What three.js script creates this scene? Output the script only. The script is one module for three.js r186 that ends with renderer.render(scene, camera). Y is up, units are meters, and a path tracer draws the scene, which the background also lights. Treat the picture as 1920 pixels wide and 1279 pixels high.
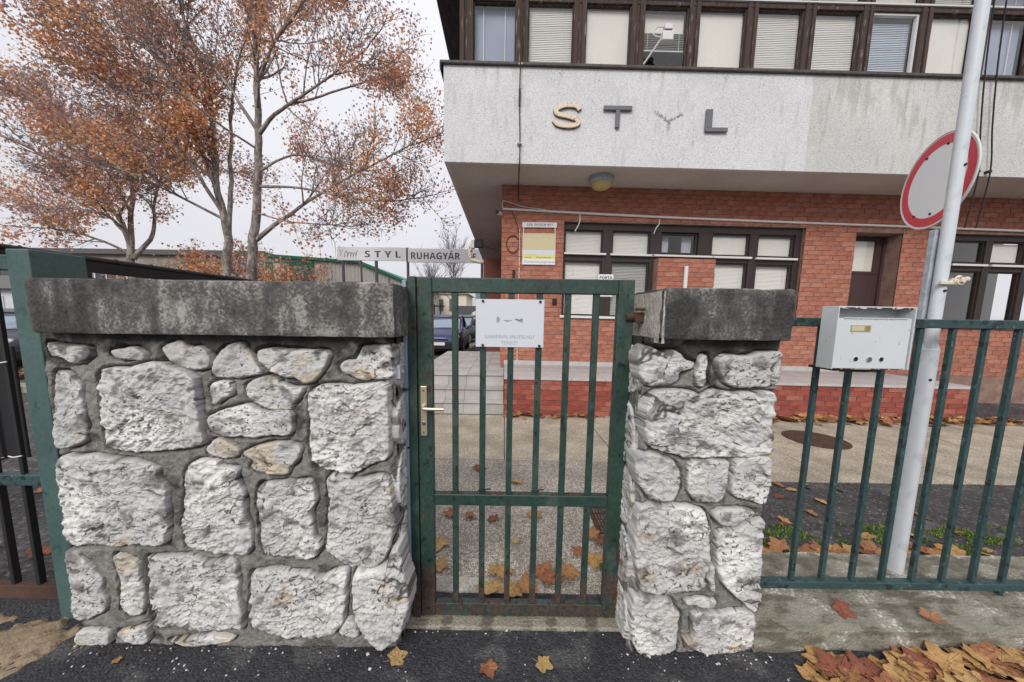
import * as THREE from 'three';
import { ImprovedNoise } from 'three/addons/math/ImprovedNoise.js';
import { RoundedBoxGeometry } from 'three/addons/geometries/RoundedBoxGeometry.js';
import { TextGeometry } from 'three/addons/geometries/TextGeometry.js';
import { FontLoader } from 'three/addons/loaders/FontLoader.js';
import { mergeGeometries } from 'three/addons/utils/BufferGeometryUtils.js';

const scene = new THREE.Scene();

// ---------------------------------------------------------------- camera
// a phone's ultra-wide lens held at 1.47 m, tipped 6.8 degrees down, rolled a little
const camera = new THREE.PerspectiveCamera(2 * Math.atan(639.5 / 650) * 180 / Math.PI, 1920 / 1279, 0.05, 900);
camera.position.set(0, 1.47, 0);
camera.rotation.order = 'YXZ';
camera.rotation.set(-Math.atan(78 / 650), 0, 0.014);
camera.setViewOffset(1920, 1279, 15, -30.5, 1920, 1279);

// ---------------------------------------------------------------- sky: an even overcast, brighter overhead
{
  const W = 512, Hh = 256, d = new Float32Array(W * Hh * 4), nz = new ImprovedNoise();
  for (let j = 0; j < Hh; j++) for (let i = 0; i < W; i++) {
    const el = (j + 0.5) / Hh * Math.PI - Math.PI / 2, az = i / W * Math.PI * 2;
    const x = Math.cos(el) * Math.cos(az), y = Math.sin(el), z = Math.cos(el) * Math.sin(az);
    let c = 0; for (let o = 0, f = 1.6, a = 0.5; o < 4; o++, f *= 2, a *= 0.5) c += a * nz.noise(x * f + 9, y * f * 2.2, z * f);
    const up = Math.max(0, y);
    let L = 0.52 * (1 + 0.5 * up) * (1 + 0.10 * c);
    if (y < 0) L *= 0.45;
    const k = (j * W + i) * 4;
    d[k] = L * 0.985; d[k + 1] = L * 0.985; d[k + 2] = L * 1.05; d[k + 3] = 1;
  }
  const sky = new THREE.DataTexture(d, W, Hh, THREE.RGBAFormat, THREE.FloatType);
  sky.mapping = THREE.EquirectangularReflectionMapping; sky.magFilter = THREE.LinearFilter; sky.minFilter = THREE.LinearFilter;
  sky.needsUpdate = true;
  scene.background = sky; scene.environment = sky;
}
const sun = new THREE.DirectionalLight(new THREE.Color(1, 0.965, 0.92), 1.5);
sun.position.set(-7, 14, 13); sun.target.position.set(0, 0, -6);
sun.castShadow = true; sun.shadow.radius = 45; sun.shadow.mapSize.set(2048, 2048);
Object.assign(sun.shadow.camera, { left: -40, right: 25, top: 30, bottom: -30, near: 1, far: 90 });
scene.add(sun, sun.target);

const renderer = new THREE.WebGLRenderer({ antialias: true });
renderer.shadowMap.enabled = true;
renderer.toneMapping = THREE.LinearToneMapping;
renderer.toneMappingExposure = 1.43;

// ---------------------------------------------------------------- helpers
let seed = 7;
const rnd = () => { seed = (seed + 0x6D2B79F5) | 0; let t = Math.imul(seed ^ (seed >>> 15), 1 | seed); t = (t + Math.imul(t ^ (t >>> 7), 61 | t)) ^ t; return ((t ^ (t >>> 14)) >>> 0) / 4294967296; };
const rr = (a, b) => a + (b - a) * rnd();
const NZ = new ImprovedNoise();
const fbm = (x, y, z, o = 4) => { let s = 0, a = 0.5; for (let i = 0; i < o; i++) { s += a * NZ.noise(x, y, z); x *= 2.03; y *= 2.03; z *= 2.03; a *= 0.5; } return s; };
const ridge = (x, y, z, o = 3) => { let s = 0, a = 0.5; for (let i = 0; i < o; i++) { s += a * (1 - Math.abs(NZ.noise(x, y, z)) * 2); x *= 2.1; y *= 2.1; z *= 2.1; a *= 0.5; } return s; };
const clamp = (v, a = 0, b = 1) => Math.min(b, Math.max(a, v));
const sm = (a, b, v) => { const t = clamp((v - a) / (b - a)); return t * t * (3 - 2 * t); };
const mix = (a, b, t) => a + (b - a) * t;
const mix3 = (a, b, t) => [mix(a[0], b[0], t), mix(a[1], b[1], t), mix(a[2], b[2], t)];
const lin = (c) => c.map(v => { v /= 255; return v <= 0.04045 ? v / 12.92 : Math.pow((v + 0.055) / 1.055, 2.4); });
const C = (r, g, b) => new THREE.Color().setRGB(r / 255, g / 255, b / 255, THREE.SRGBColorSpace);

// periodic value noise for tiling textures (p = lattice cells per tile)
const hash = (x, y, s) => { let h = (Math.imul(x, 374761393) + Math.imul(y, 668265263) + Math.imul(s, 1274126177)) | 0; h = Math.imul(h ^ (h >>> 13), 1274126177); return ((h ^ (h >>> 16)) >>> 0) / 4294967296; };
function pn(u, v, px, py, s) {
  const x = u * px, y = v * py, xi = Math.floor(x), yi = Math.floor(y); let fx = x - xi, fy = y - yi;
  fx = fx * fx * (3 - 2 * fx); fy = fy * fy * (3 - 2 * fy);
  const x0 = ((xi % px) + px) % px, x1 = (x0 + 1) % px, y0 = ((yi % py) + py) % py, y1 = (y0 + 1) % py;
  return mix(mix(hash(x0, y0, s), hash(x1, y0, s), fx), mix(hash(x0, y1, s), hash(x1, y1, s), fx), fy);
}
function pf(u, v, px, py, o, s) { let t = 0, a = 0.5, n = 0; for (let i = 0; i < o; i++) { t += a * pn(u, v, px, py, s + i * 17); n += a; px *= 2; py *= 2; a *= 0.5; } return t / n; }
function pr(u, v, px, py, o, s) { let t = 0, a = 0.5, n = 0; for (let i = 0; i < o; i++) { t += a * (1 - Math.abs(pn(u, v, px, py, s + i * 17) * 2 - 1)); n += a; px *= 2; py *= 2; a *= 0.5; } return t / n; }
// nearest and second nearest pebble centre
function cell(u, v, p, s) {
  const x = u * p, y = v * p, xi = Math.floor(x), yi = Math.floor(y); let d1 = 9, d2 = 9, id = 0;
  for (let j = -1; j < 2; j++) for (let i = -1; i < 2; i++) {
    const cx = (((xi + i) % p) + p) % p, cy = (((yi + j) % p) + p) % p;
    const dx = xi + i + hash(cx, cy, s) - x, dy = yi + j + hash(cx, cy, s + 5) - y, dd = Math.sqrt(dx * dx + dy * dy);
    if (dd < d1) { d2 = d1; d1 = dd; id = hash(cx, cy, s + 11); } else if (dd < d2) d2 = dd;
  }
  return [d1, d2, id];
}
function tex(W, H, fn, srgb = true) {
  const d = new Uint8Array(W * H * 4);
  for (let j = 0; j < H; j++) for (let i = 0; i < W; i++) {
    const c = fn((i + 0.5) / W, (j + 0.5) / H), k = (j * W + i) * 4;
    if (typeof c === 'number') { d[k] = d[k + 1] = d[k + 2] = clamp(c) * 255; } else { d[k] = clamp(c[0], 0, 255); d[k + 1] = clamp(c[1], 0, 255); d[k + 2] = clamp(c[2], 0, 255); }
    d[k + 3] = 255;
  }
  const t = new THREE.DataTexture(d, W, H); t.wrapS = t.wrapT = THREE.RepeatWrapping; t.magFilter = THREE.LinearFilter; t.minFilter = THREE.LinearMipmapLinearFilter; t.generateMipmaps = true;
  t.colorSpace = srgb ? THREE.SRGBColorSpace : THREE.NoColorSpace; t.needsUpdate = true; return t;
}
const std = (o) => new THREE.MeshStandardMaterial({ roughness: 0.9, metalness: 0, ...o });
function canvasTex(w, h, draw) { const c = document.createElement('canvas'); c.width = w; c.height = h; const g = c.getContext('2d'); draw(g, w, h); const t = new THREE.CanvasTexture(c); t.colorSpace = THREE.SRGBColorSpace; t.magFilter = THREE.LinearFilter; return t; }

// uv in metres (divided by the tile size) from the way each face points
function uvm(g, tile = 1, ox = 0, oy = 0) {
  if (g.index) g = g.toNonIndexed();
  const p = g.attributes.position, n = g.attributes.normal, uv = new Float32Array(p.count * 2), tx = Array.isArray(tile) ? tile[0] : tile, ty = Array.isArray(tile) ? tile[1] : tile;
  for (let i = 0; i < p.count; i += 3) {
    let ax = 0, ay = 0, az = 0; for (let k = 0; k < 3; k++) { ax += n.getX(i + k); ay += n.getY(i + k); az += n.getZ(i + k); }
    ax = Math.abs(ax); ay = Math.abs(ay); az = Math.abs(az);
    for (let k = 0; k < 3; k++) {
      const x = p.getX(i + k), y = p.getY(i + k), z = p.getZ(i + k);
      const u = ax > ay && ax > az ? z : x, v = ay >= ax && ay >= az ? z : y;
      uv[(i + k) * 2] = (u + ox) / tx; uv[(i + k) * 2 + 1] = (v + oy) / ty;
    }
  }
  g.setAttribute('uv', new THREE.BufferAttribute(uv, 2)); return g;
}
const bx = (x0, x1, y0, y1, z0, z1) => { const g = new THREE.BoxGeometry(Math.abs(x1 - x0), Math.abs(y1 - y0), Math.abs(z1 - z0)); g.translate((x0 + x1) / 2, (y0 + y1) / 2, (z0 + z1) / 2); return g; };
const rb = (x0, x1, y0, y1, z0, z1, r = 0.004, s = 2) => { const g = new RoundedBoxGeometry(Math.abs(x1 - x0), Math.abs(y1 - y0), Math.abs(z1 - z0), s, r); g.translate((x0 + x1) / 2, (y0 + y1) / 2, (z0 + z1) / 2); return g; };
function tube(pts, rad, sides = 8, seg = 0) {   // tapered tube along points, rad = number | array | function
  const P = pts.map(p => new THREE.Vector3(...p)); let Q = P;
  if (seg) Q = new THREE.CatmullRomCurve3(P).getPoints(seg);
  const n = Q.length, pos = [], idx = [], nor = [], uv = []; let up = new THREE.Vector3(0, 0, 1), len = 0;
  for (let i = 0; i < n; i++) {
    const t = new THREE.Vector3().subVectors(Q[Math.min(n - 1, i + 1)], Q[Math.max(0, i - 1)]).normalize();
    if (Math.abs(t.dot(up)) > 0.95) up = Math.abs(t.x) < 0.9 ? new THREE.Vector3(1, 0, 0) : new THREE.Vector3(0, 1, 0);
    const b = new THREE.Vector3().crossVectors(t, up).normalize(), m = new THREE.Vector3().crossVectors(b, t).normalize(); up = m.clone();
    const f = i / (n - 1), r = typeof rad === 'number' ? rad : typeof rad === 'function' ? rad(f) : (() => { const k = f * (rad.length - 1), a = Math.floor(k); return mix(rad[a], rad[Math.min(rad.length - 1, a + 1)], k - a); })();
    if (i) len += Q[i].distanceTo(Q[i - 1]);
    for (let j = 0; j <= sides; j++) {
      const a = j / sides * Math.PI * 2, c = Math.cos(a), s = Math.sin(a), nx = b.x * c + m.x * s, ny = b.y * c + m.y * s, nz = b.z * c + m.z * s;
      pos.push(Q[i].x + nx * r, Q[i].y + ny * r, Q[i].z + nz * r); nor.push(nx, ny, nz); uv.push(j / sides * r * 6.28, len);
    }
  }
  for (let i = 0; i < n - 1; i++) for (let j = 0; j < sides; j++) { const a = i * (sides + 1) + j, b = a + sides + 1; idx.push(a, b, a + 1, b, b + 1, a + 1); }
  const g = new THREE.BufferGeometry(); g.setAttribute('position', new THREE.Float32BufferAttribute(pos, 3)); g.setAttribute('normal', new THREE.Float32BufferAttribute(nor, 3)); g.setAttribute('uv', new THREE.Float32BufferAttribute(uv, 2)); g.setIndex(idx); return g;
}
const cyl = (x, y, z, r, h, axis = 'y', s = 20, r2 = r) => { const g = new THREE.CylinderGeometry(r2, r, h, s); if (axis === 'x') g.rotateZ(Math.PI / 2); if (axis === 'z') g.rotateX(Math.PI / 2); g.translate(x, y, z); return g; };
function merge(list) { const a = list.map(g => { g = g.index ? g.toNonIndexed() : g; for (const k of Object.keys(g.attributes)) if (!['position', 'normal', 'uv', 'color'].includes(k)) g.deleteAttribute(k); return g; }); const all = a.every(g => g.attributes.color); if (!all) a.forEach(g => g.deleteAttribute('color')); return a.length > 1 ? mergeGeometries(a) : a[0]; }

// names: a repeat takes the next three-digit number
const used = {};
const numbered = (n) => { if (used[n] === undefined) { used[n] = 0; return n; } used[n]++; return n + '_' + String(used[n]).padStart(3, '0'); };
function shade(o) { o.traverse(m => { if (m.isMesh) { m.castShadow = true; m.receiveShadow = true; } }); return o; }
function tag(o, label, category, group, kind) { o.userData.label = label; if (category) o.userData.category = category; if (group) o.userData.group = group; if (kind) o.userData.kind = kind; return o; }
function obj(name, geos, material, parent, tile) {
  let g = Array.isArray(geos) ? merge(geos) : geos; if (tile) g = uvm(g, tile);
  const m = new THREE.Mesh(g, material); m.castShadow = m.receiveShadow = true;
  m.name = parent ? name : numbered(name); (parent || scene).add(m); return m;
}
function thing(name, label, category, pos = [0, 0, 0], group, turn = 0) { const o = new THREE.Group(); o.name = numbered(name); o.position.set(...pos); o.rotation.y = turn; tag(o, label, category, group); scene.add(o); return o; }
function struct(name, geos, material, tile) { const m = obj(name, geos, material, null, tile); m.userData.kind = 'structure'; return m; }
// ---------------------------------------------------------------- materials
const M = {};
{ // pale split limestone, grime specks, shade of its cracks and hollows painted into the colour, tile 0.7 m
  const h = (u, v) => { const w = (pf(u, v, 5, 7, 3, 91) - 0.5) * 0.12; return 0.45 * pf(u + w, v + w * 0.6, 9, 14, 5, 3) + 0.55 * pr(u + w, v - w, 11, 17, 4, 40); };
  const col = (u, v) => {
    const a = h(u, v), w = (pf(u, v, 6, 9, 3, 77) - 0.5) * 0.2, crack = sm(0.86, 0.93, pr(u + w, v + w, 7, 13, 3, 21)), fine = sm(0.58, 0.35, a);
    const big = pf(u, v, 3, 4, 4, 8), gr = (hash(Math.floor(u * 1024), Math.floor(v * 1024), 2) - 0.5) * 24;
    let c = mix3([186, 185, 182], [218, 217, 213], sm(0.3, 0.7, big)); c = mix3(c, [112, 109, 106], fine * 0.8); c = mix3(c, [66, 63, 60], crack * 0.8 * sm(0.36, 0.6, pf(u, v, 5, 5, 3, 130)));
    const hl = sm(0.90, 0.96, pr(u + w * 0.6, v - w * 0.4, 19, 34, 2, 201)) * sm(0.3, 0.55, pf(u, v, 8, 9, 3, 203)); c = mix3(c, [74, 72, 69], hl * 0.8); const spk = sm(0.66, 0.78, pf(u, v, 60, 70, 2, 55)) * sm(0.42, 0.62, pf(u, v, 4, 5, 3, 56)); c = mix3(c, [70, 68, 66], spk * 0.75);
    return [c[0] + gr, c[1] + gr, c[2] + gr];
  };
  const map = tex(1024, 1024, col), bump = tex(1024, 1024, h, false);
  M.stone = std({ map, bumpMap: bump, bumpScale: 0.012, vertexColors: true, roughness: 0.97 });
}
{ // grey-brown lime mortar, tile 0.6
  const h = (u, v) => 0.6 * pf(u, v, 12, 12, 5, 12) + 0.4 * pf(u, v, 70, 70, 2, 33);
  M.mortar = std({ map: tex(512, 512, (u, v) => { const a = pf(u, v, 4, 4, 5, 1), b = pf(u, v, 40, 40, 3, 9), g = 46 * (b - 0.5); let c = mix3([106, 104, 99], [138, 135, 129], a); c = mix3(c, [74, 72, 69], sm(0.58, 0.74, pf(u, v, 7, 7, 4, 64)) * 0.6); return [c[0] + g, c[1] + g, c[2] + g]; }), bumpMap: tex(512, 512, h, false), bumpScale: 0.01, vertexColors: true });
}
{ // cast concrete coping blackened by lichen, tile 1.5 x 0.75
  const lich = (u, v) => { const s = pf(u, v, 34, 3, 3, 140); return 0.62 * pf(u, v, 10, 5, 6, 71) + 0.38 * (0.5 + (s - 0.5) * 0.9); };
  const col = (u, v) => {
    const a = lich(u, v) + 0.10 * sm(0.68, 0.71, u) * sm(0.80, 0.79, u) - 0.14 * Math.exp(-Math.pow((u - 0.655) / 0.018, 2)) - 0.03, f = pf(u, v, 220, 110, 2, 31), sp = (f - 0.5) * 34, gr = (hash(Math.floor(u * 2048), Math.floor(v * 1024), 7) - 0.5) * 20;
    let c = mix3([58, 56, 55], [88, 86, 83], sm(0.34, 0.5, a)); c = mix3(c, [146, 143, 138], sm(0.47, 0.68, a + (f - 0.5) * 0.2) * 0.95); c = mix3(c, [178, 175, 169], sm(0.62, 0.74, a) * 0.6);
    return [c[0] + sp + gr, c[1] + sp + gr, c[2] + sp + gr];
  };
  M.coping = std({ map: tex(2048, 1024, col), bumpMap: tex(1024, 512, (u, v) => 0.6 * pf(u, v, 120, 60, 3, 3) + 0.4 * pf(u, v, 12, 6, 4, 5), false), bumpScale: 0.004 });
  M.copingEnd = std({ map: tex(512, 512, (u, v) => { const a = pf(u, v, 6, 6, 5, 4), f = (pf(u, v, 90, 60, 2, 8) - 0.5) * 70; const c = mix3([146, 141, 132], [200, 194, 184], a); return [c[0] + f, c[1] + f, c[2] + f]; }), bumpMap: tex(256, 256, (u, v) => pf(u, v, 30, 20, 4, 6), false), bumpScale: 0.004 });
}
{ // fresh black pavement asphalt with pale chips, tile 1
  const h = (u, v) => { const c = cell(u, v, 110, 3); return clamp(1 - c[0] * 1.2) * 0.7 + 0.3 * pf(u, v, 30, 30, 3, 2); };
  M.asphalt = std({ roughness: 0.82, map: tex(1024, 1024, (u, v) => { const c = cell(u, v, 110, 3), a = pf(u, v, 5, 5, 5, 9); let b = mix(40, 60, a) + (c[2] - 0.5) * 24; if (c[2] > 0.992 && c[0] < 0.35) b = 100; if (c[2] < 0.002 && c[0] < 0.3) b = 150; const dust = sm(0.6, 0.78, pf(u, v, 9, 9, 5, 66)) * 26; b += dust; return [b, b, b + 4 - dust * 0.2]; }), bumpMap: tex(512, 512, h, false), bumpScale: 0.006 });
  M.oldAsphalt = std({ roughness: 0.9, map: tex(1024, 1024, (u, v) => { const c = cell(u, v, 80, 13), a = pf(u, v, 4, 4, 5, 19); let b = mix(50, 82, a) + (c[2] - 0.5) * 34; if (c[2] > 0.95 && c[0] < 0.45) b = 112; b += sm(0.55, 0.75, pf(u, v, 7, 7, 5, 77)) * 22; return [b + 2, b, b]; }), bumpMap: tex(512, 512, (u, v) => { const c = cell(u, v, 80, 13); return clamp(1 - c[0] * 1.2); }, false), bumpScale: 0.006 });
}
{ // exposed aggregate concrete, tile 1
  const P = 74, h = (u, v) => { const c = cell(u, v, P, 23); return clamp((c[1] - c[0]) * 1.6); };
  const col = (warm) => (u, v) => { const c = cell(u, v, P, 23), e = sm(0.05, 0.3, c[1] - c[0]), a = pf(u, v, 4, 4, 5, 29), t = c[2]; let p = t < 0.3 ? [168, 158, 142] : t < 0.55 ? [140, 132, 120] : t < 0.8 ? [192, 182, 165] : t < 0.93 ? [112, 104, 96] : [205, 200, 190]; let b = mix3([96, 90, 82], p, e); b = mix3(b, warm ? [180, 168, 146] : [164, 160, 154], warm ? 0.5 : 0.28); const k = (warm ? 0.90 : 0.94) + 0.4 * a; return [b[0] * k, b[1] * k, b[2] * k]; };
  const bump = tex(1024, 1024, h, false);
  M.aggregate = std({ map: tex(1024, 1024, col(0)), bumpMap: bump, bumpScale: 0.005 });
  M.tanSlab = std({ map: tex(1024, 1024, col(1)), bumpMap: bump, bumpScale: 0.004 });
}
M.concrete = std({ map: tex(512, 512, (u, v) => { const a = pf(u, v, 5, 5, 5, 41), f = (pf(u, v, 120, 120, 2, 18) - 0.5) * 50; let c = mix3([120, 114, 100], [170, 164, 150], a); c = mix3(c, [76, 72, 62], sm(0.55, 0.7, pf(u, v, 8, 8, 4, 15)) * 0.6); return [c[0] + f, c[1] + f, c[2] + f]; }), bumpMap: tex(512, 512, (u, v) => 0.5 * pf(u, v, 90, 90, 3, 3) + 0.5 * pf(u, v, 16, 16, 4, 5), false), bumpScale: 0.008 });
{ // mossy weathered concrete of the fence base with gravel showing, tile 0.8
  const h = (u, v) => { const c = cell(u, v, 46, 61); return 0.5 * clamp((c[1] - c[0]) * 1.5) + 0.5 * pf(u, v, 10, 14, 5, 62); };
  M.base = std({ vertexColors: true, map: tex(1024, 1024, (u, v) => { const c = cell(u, v, 46, 61), a = pf(u, v, 7, 9, 5, 63), st = sm(0.45, 0.65, a); let b = mix3([112, 108, 96], [164, 160, 148], a); b = mix3(b, c[2] > 0.5 ? [204, 200, 190] : [150, 146, 136], sm(0.1, 0.35, c[1] - c[0]) * st * (c[2] > 0.3 ? 0.9 : 0.2)); b = mix3(b, [84, 80, 66], sm(0.42, 0.72, pf(u, v, 9, 22, 6, 64) + (c[2] - 0.5) * 0.1) * 0.7); const g = (hash(Math.floor(u * 700), Math.floor(v * 700), 4) - 0.5) * 24; return [b[0] + g, b[1] + g, b[2] + g]; }), bumpMap: tex(512, 512, h, false), bumpScale: 0.004 });
}
{ // white roughcast render with dirt, tile 2.4
  const h = (u, v) => { const c = cell(u, v, 150, 71); return 0.6 * clamp(1 - c[0]) + 0.4 * pf(u, v, 60, 30, 3, 7); };
  const col = (d) => (u, v) => { const streak = pf(u, v, 38, 7, 5, 81), b = pf(u, v, 3, 3, 5, 83), gr = (pf(u, v, 260, 200, 2, 85) - 0.5) * 44; let c = mix3([200, 200, 201], [224, 224, 225], b); c = mix3(c, [140, 138, 134], sm(0.5, 0.72, streak * 0.6 + b * 0.4) * (0.42 + d)); c = mix3(c, [84, 82, 80], sm(0.76, 0.86, pf(u, v, 130, 110, 2, 87)) * 0.3 * sm(0.35, 0.6, pf(u, v, 4, 4, 3, 97))); return [c[0] + gr, c[1] + gr, c[2] + gr]; };
  const bump = tex(1024, 1024, h, false);
  M.render = std({ map: tex(1024, 1024, col(-0.12)), bumpMap: bump, bumpScale: 0.007 });
  M.renderOld = std({ color: C(240, 239, 234), map: tex(1024, 1024, col(-0.1)), bumpMap: bump, bumpScale: 0.007 });
}
M.soffit = std({ map: tex(512, 512, (u, v) => { const a = pf(u, v, 3, 3, 5, 5), f = (pf(u, v, 100, 100, 2, 6) - 0.5) * 16; const c = mix3([190, 184, 178], [210, 204, 198], a); return [c[0] + f, c[1] + f, c[2] + f]; }), bumpMap: tex(256, 256, (u, v) => pf(u, v, 60, 60, 3, 8), false), bumpScale: 0.004 });
{ // brick faces: one grain texture, several clay tones
  const bump = tex(256, 256, (u, v) => 0.6 * pf(u, v, 8, 8, 4, 5) + 0.4 * pf(u, v, 60, 60, 2, 6), false);
  const grain = tex(256, 256, (u, v) => { const a = pf(u, v, 5, 5, 5, 15), k = 205 + 80 * (a - 0.5) + 40 * (pf(u, v, 50, 50, 2, 6) - 0.5); return [k, k, k]; });
  M.bricks = [[214, 140, 114], [208, 133, 109], [217, 146, 119], [204, 128, 106], [212, 138, 115], [202, 129, 109], [220, 152, 127]].map(c => std({ color: C(...c), map: grain, bumpMap: bump, bumpScale: 0.004 }));
  M.plinthBricks = [[192, 100, 82], [184, 94, 78], [200, 110, 90], [176, 88, 74], [206, 128, 108]].map(c => std({ color: C(...c), map: grain, bumpMap: bump, bumpScale: 0.004 }));
  M.brickMix = std({ vertexColors: true, map: grain, bumpMap: bump, bumpScale: 0.004 });
  M.joint = std({ map: tex(256, 256, (u, v) => { const a = pf(u, v, 6, 6, 5, 5); const c = mix3([112, 86, 76], [162, 134, 120], a); return c; }) });
}
{ // green gate paint: chips and rust, laid out over a tile of 1.2 x 1.8 m; the rust sits low on the frame as it does in the place
  const rust = (u, v) => { const lo = sm(0.36, 0.02, v), f = 0.55 * pf(u, v, 22, 30, 5, 7) + 0.45 * pf(u, v, 60, 16, 3, 9), mid = Math.exp(-Math.pow((v - 0.62) / 0.06, 2)) * sm(0.2, 0.0, Math.abs(u - 0.12)); return sm(0.62, 0.80, f + 0.28 * lo + 0.14 * mid); };
  const col = (u, v) => { const r = rust(u, v), a = pf(u, v, 6, 10, 5, 3), f = pf(u, v, 120, 160, 2, 8); let c = mix3([34, 54, 48], [52, 76, 68], a); c = mix3(c, [80, 94, 82], sm(0.55, 0.7, pf(u, v, 16, 16, 4, 19)) * 0.5); c = mix3(c, mix3([58, 48, 43], [82, 62, 52], f), r * 0.92); c = mix3(c, [22, 34, 32], sm(0.72, 0.8, pf(u, v, 50, 60, 3, 44)) * 0.8); const g = (f - 0.5) * 18; return [c[0] + g, c[1] + g, c[2] + g]; };
  M.green = std({ map: tex(1024, 1024, col), roughnessMap: tex(256, 256, (u, v) => 0.45 + 0.5 * rust(u, v), false), roughness: 1, bumpMap: tex(512, 512, (u, v) => 0.5 + 0.3 * rust(u, v) + 0.2 * pf(u, v, 60, 80, 3, 4), false), bumpScale: 0.002 });
  M.greenFence = std({ roughness: 0.55, map: tex(512, 512, (u, v) => { const a = pf(u, v, 5, 8, 5, 13), f = pf(u, v, 90, 90, 2, 18); let c = mix3([38, 60, 60], [56, 82, 82], a); c = mix3(c, [26, 36, 36], sm(0.66, 0.76, pf(u, v, 26, 30, 4, 41)) * 0.8); c = mix3(c, [120, 136, 132], sm(0.74, 0.8, pf(u, v, 60, 50, 3, 47)) * 0.5); const g = (f - 0.5) * 16; return [c[0] + g, c[1] + g, c[2] + g]; }), bumpMap: tex(256, 256, (u, v) => pf(u, v, 30, 30, 3, 4), false), bumpScale: 0.002 });
  M.greenPale = std({ roughness: 0.5, map: tex(512, 512, (u, v) => { const a = pf(u, v, 4, 5, 5, 23), f = pf(u, v, 90, 90, 2, 18); let c = mix3([60, 84, 81], [78, 104, 100], a); c = mix3(c, [46, 76, 74], sm(0.68, 0.76, pf(u, v, 20, 24, 4, 48)) * 0.8); const g = (f - 0.5) * 14; return [c[0] + g, c[1] + g, c[2] + g]; }) });
  M.rustSteel = std({ roughness: 0.95, map: tex(256, 256, (u, v) => { const a = pf(u, v, 8, 8, 5, 3); return mix3([48, 36, 30], [104, 74, 58], a); }), bumpMap: tex(256, 256, (u, v) => pf(u, v, 20, 20, 4, 3), false), bumpScale: 0.004 });
}
M.blueStrip = std({ roughness: 0.6, map: tex(256, 256, (u, v) => { const a = pf(u, v, 6, 9, 5, 3); return mix3([112, 136, 152], [150, 168, 180], a); }) });
M.sheetWhite = std({ color: C(206, 210, 214), roughness: 0.4 });
M.boxPaint = std({ roughness: 0.42, map: tex(512, 512, (u, v) => { const a = pf(u, v, 4, 4, 5, 3), s = sm(0.80, 0.88, pf(u, v, 36, 36, 4, 7)); let c = mix3([196, 202, 204], [210, 215, 217], a); c = mix3(c, [140, 120, 96], s * 0.6); return c; }) });
M.boxRust = std({ roughness: 0.95, map: tex(256, 256, (u, v) => { const a = pf(u, v, 10, 10, 5, 3); return mix3([84, 56, 42], [206, 202, 196], sm(0.42, 0.56, a)); }) });
M.black = std({ color: C(20, 20, 21), roughness: 0.7 });
M.darkSteel = std({ color: C(46, 45, 46), roughness: 0.6, metalness: 0.3 });
M.screen = std({ roughness: 0.75, map: tex(256, 256, (u, v) => { const w = 0.8 + 0.2 * Math.sin(u * 400) * Math.sin(v * 400); return [38 * w, 36 * w, 40 * w]; }) });
M.brass = std({ color: C(206, 196, 168), roughness: 0.35, metalness: 0.7 });
M.chrome = std({ color: C(200, 202, 205), roughness: 0.2, metalness: 1 });
M.polePaint = std({ roughness: 0.5, map: tex(512, 512, (u, v) => { const a = pf(u, v, 6, 6, 5, 3), s = sm(0.66, 0.9, pf(u, v, 12, 9, 5, 9)); let c = mix3([196, 202, 206], [210, 215, 218], a); return mix3(c, [150, 156, 160], s * 0.35); }) });
M.galv = std({ roughness: 0.6, metalness: 0.05, map: tex(512, 512, (u, v) => { const c = cell(u, v, 26, 3), a = pf(u, v, 5, 5, 4, 8); const b = 166 + 22 * (c[2] - 0.5) + 26 * (a - 0.5); return [b - 4, b + 4, b + 10]; }) });
M.cream = std({ roughness: 0.7, map: tex(256, 256, (u, v) => { const a = pf(u, v, 10, 10, 4, 3); return mix3([214, 204, 184], [122, 84, 56], sm(0.62, 0.72, a)); }) });
{ // window timber: dark stain flaking off, grain upright, tile 0.5 x 2
  const fl = (u, v) => sm(0.63, 0.72, 0.6 * pf(u, v, 18, 10, 5, 5) + 0.4 * pf(u, v, 60, 6, 3, 8));
  M.oldWood = std({ roughness: 0.9, map: tex(512, 1024, (u, v) => { const g = pf(u, v, 70, 5, 4, 3), f = fl(u, v); let c = mix3([50, 40, 36], [92, 78, 70], g); return mix3(c, [160, 152, 144], f * 0.85); }), bumpMap: tex(256, 512, (u, v) => 0.7 * pf(u, v, 70, 5, 4, 3) + 0.3 * fl(u, v), false), bumpScale: 0.004 });
  M.darkWood = std({ roughness: 0.55, map: tex(256, 512, (u, v) => { const g = pf(u, v, 50, 5, 4, 3); return mix3([36, 28, 26], [60, 47, 43], g); }) });
  M.doorWood = std({ roughness: 0.6, map: tex(256, 512, (u, v) => { const g = pf(u, v, 50, 4, 4, 13); return mix3([54, 36, 36], [78, 54, 52], g); }) });
}
M.glass = new THREE.MeshPhysicalMaterial({ color: 0xffffff, transmission: 1, thickness: 0, roughness: 0.02, ior: 1.5 });
M.blind = std({ color: C(222, 220, 212), roughness: 0.7 });
M.blindGrey = std({ color: C(176, 174, 170), roughness: 0.7 });
M.shade = std({ roughness: 0.95, map: tex(256, 256, (u, v) => { const a = pf(u, v, 3, 2, 4, 3), f = pf(u, v, 120, 120, 1, 3) * 10; const c = mix3([206, 202, 192], [220, 216, 207], a); return [c[0] + f, c[1] + f, c[2] + f]; }) });
M.blindBlue = std({ color: C(196, 206, 216), roughness: 0.6 });
M.reflectBlue = std({ roughness: 0.8, map: tex(128, 128, (u, v) => { const a = pf(u, v, 3, 2, 4, 3); return mix3([136, 144, 164], [158, 166, 184], a); }) });  // blue-grey reflection in the glass, painted as a flat tone
M.curtain = std({ color: C(196, 200, 206), roughness: 0.95, side: THREE.DoubleSide });
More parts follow.
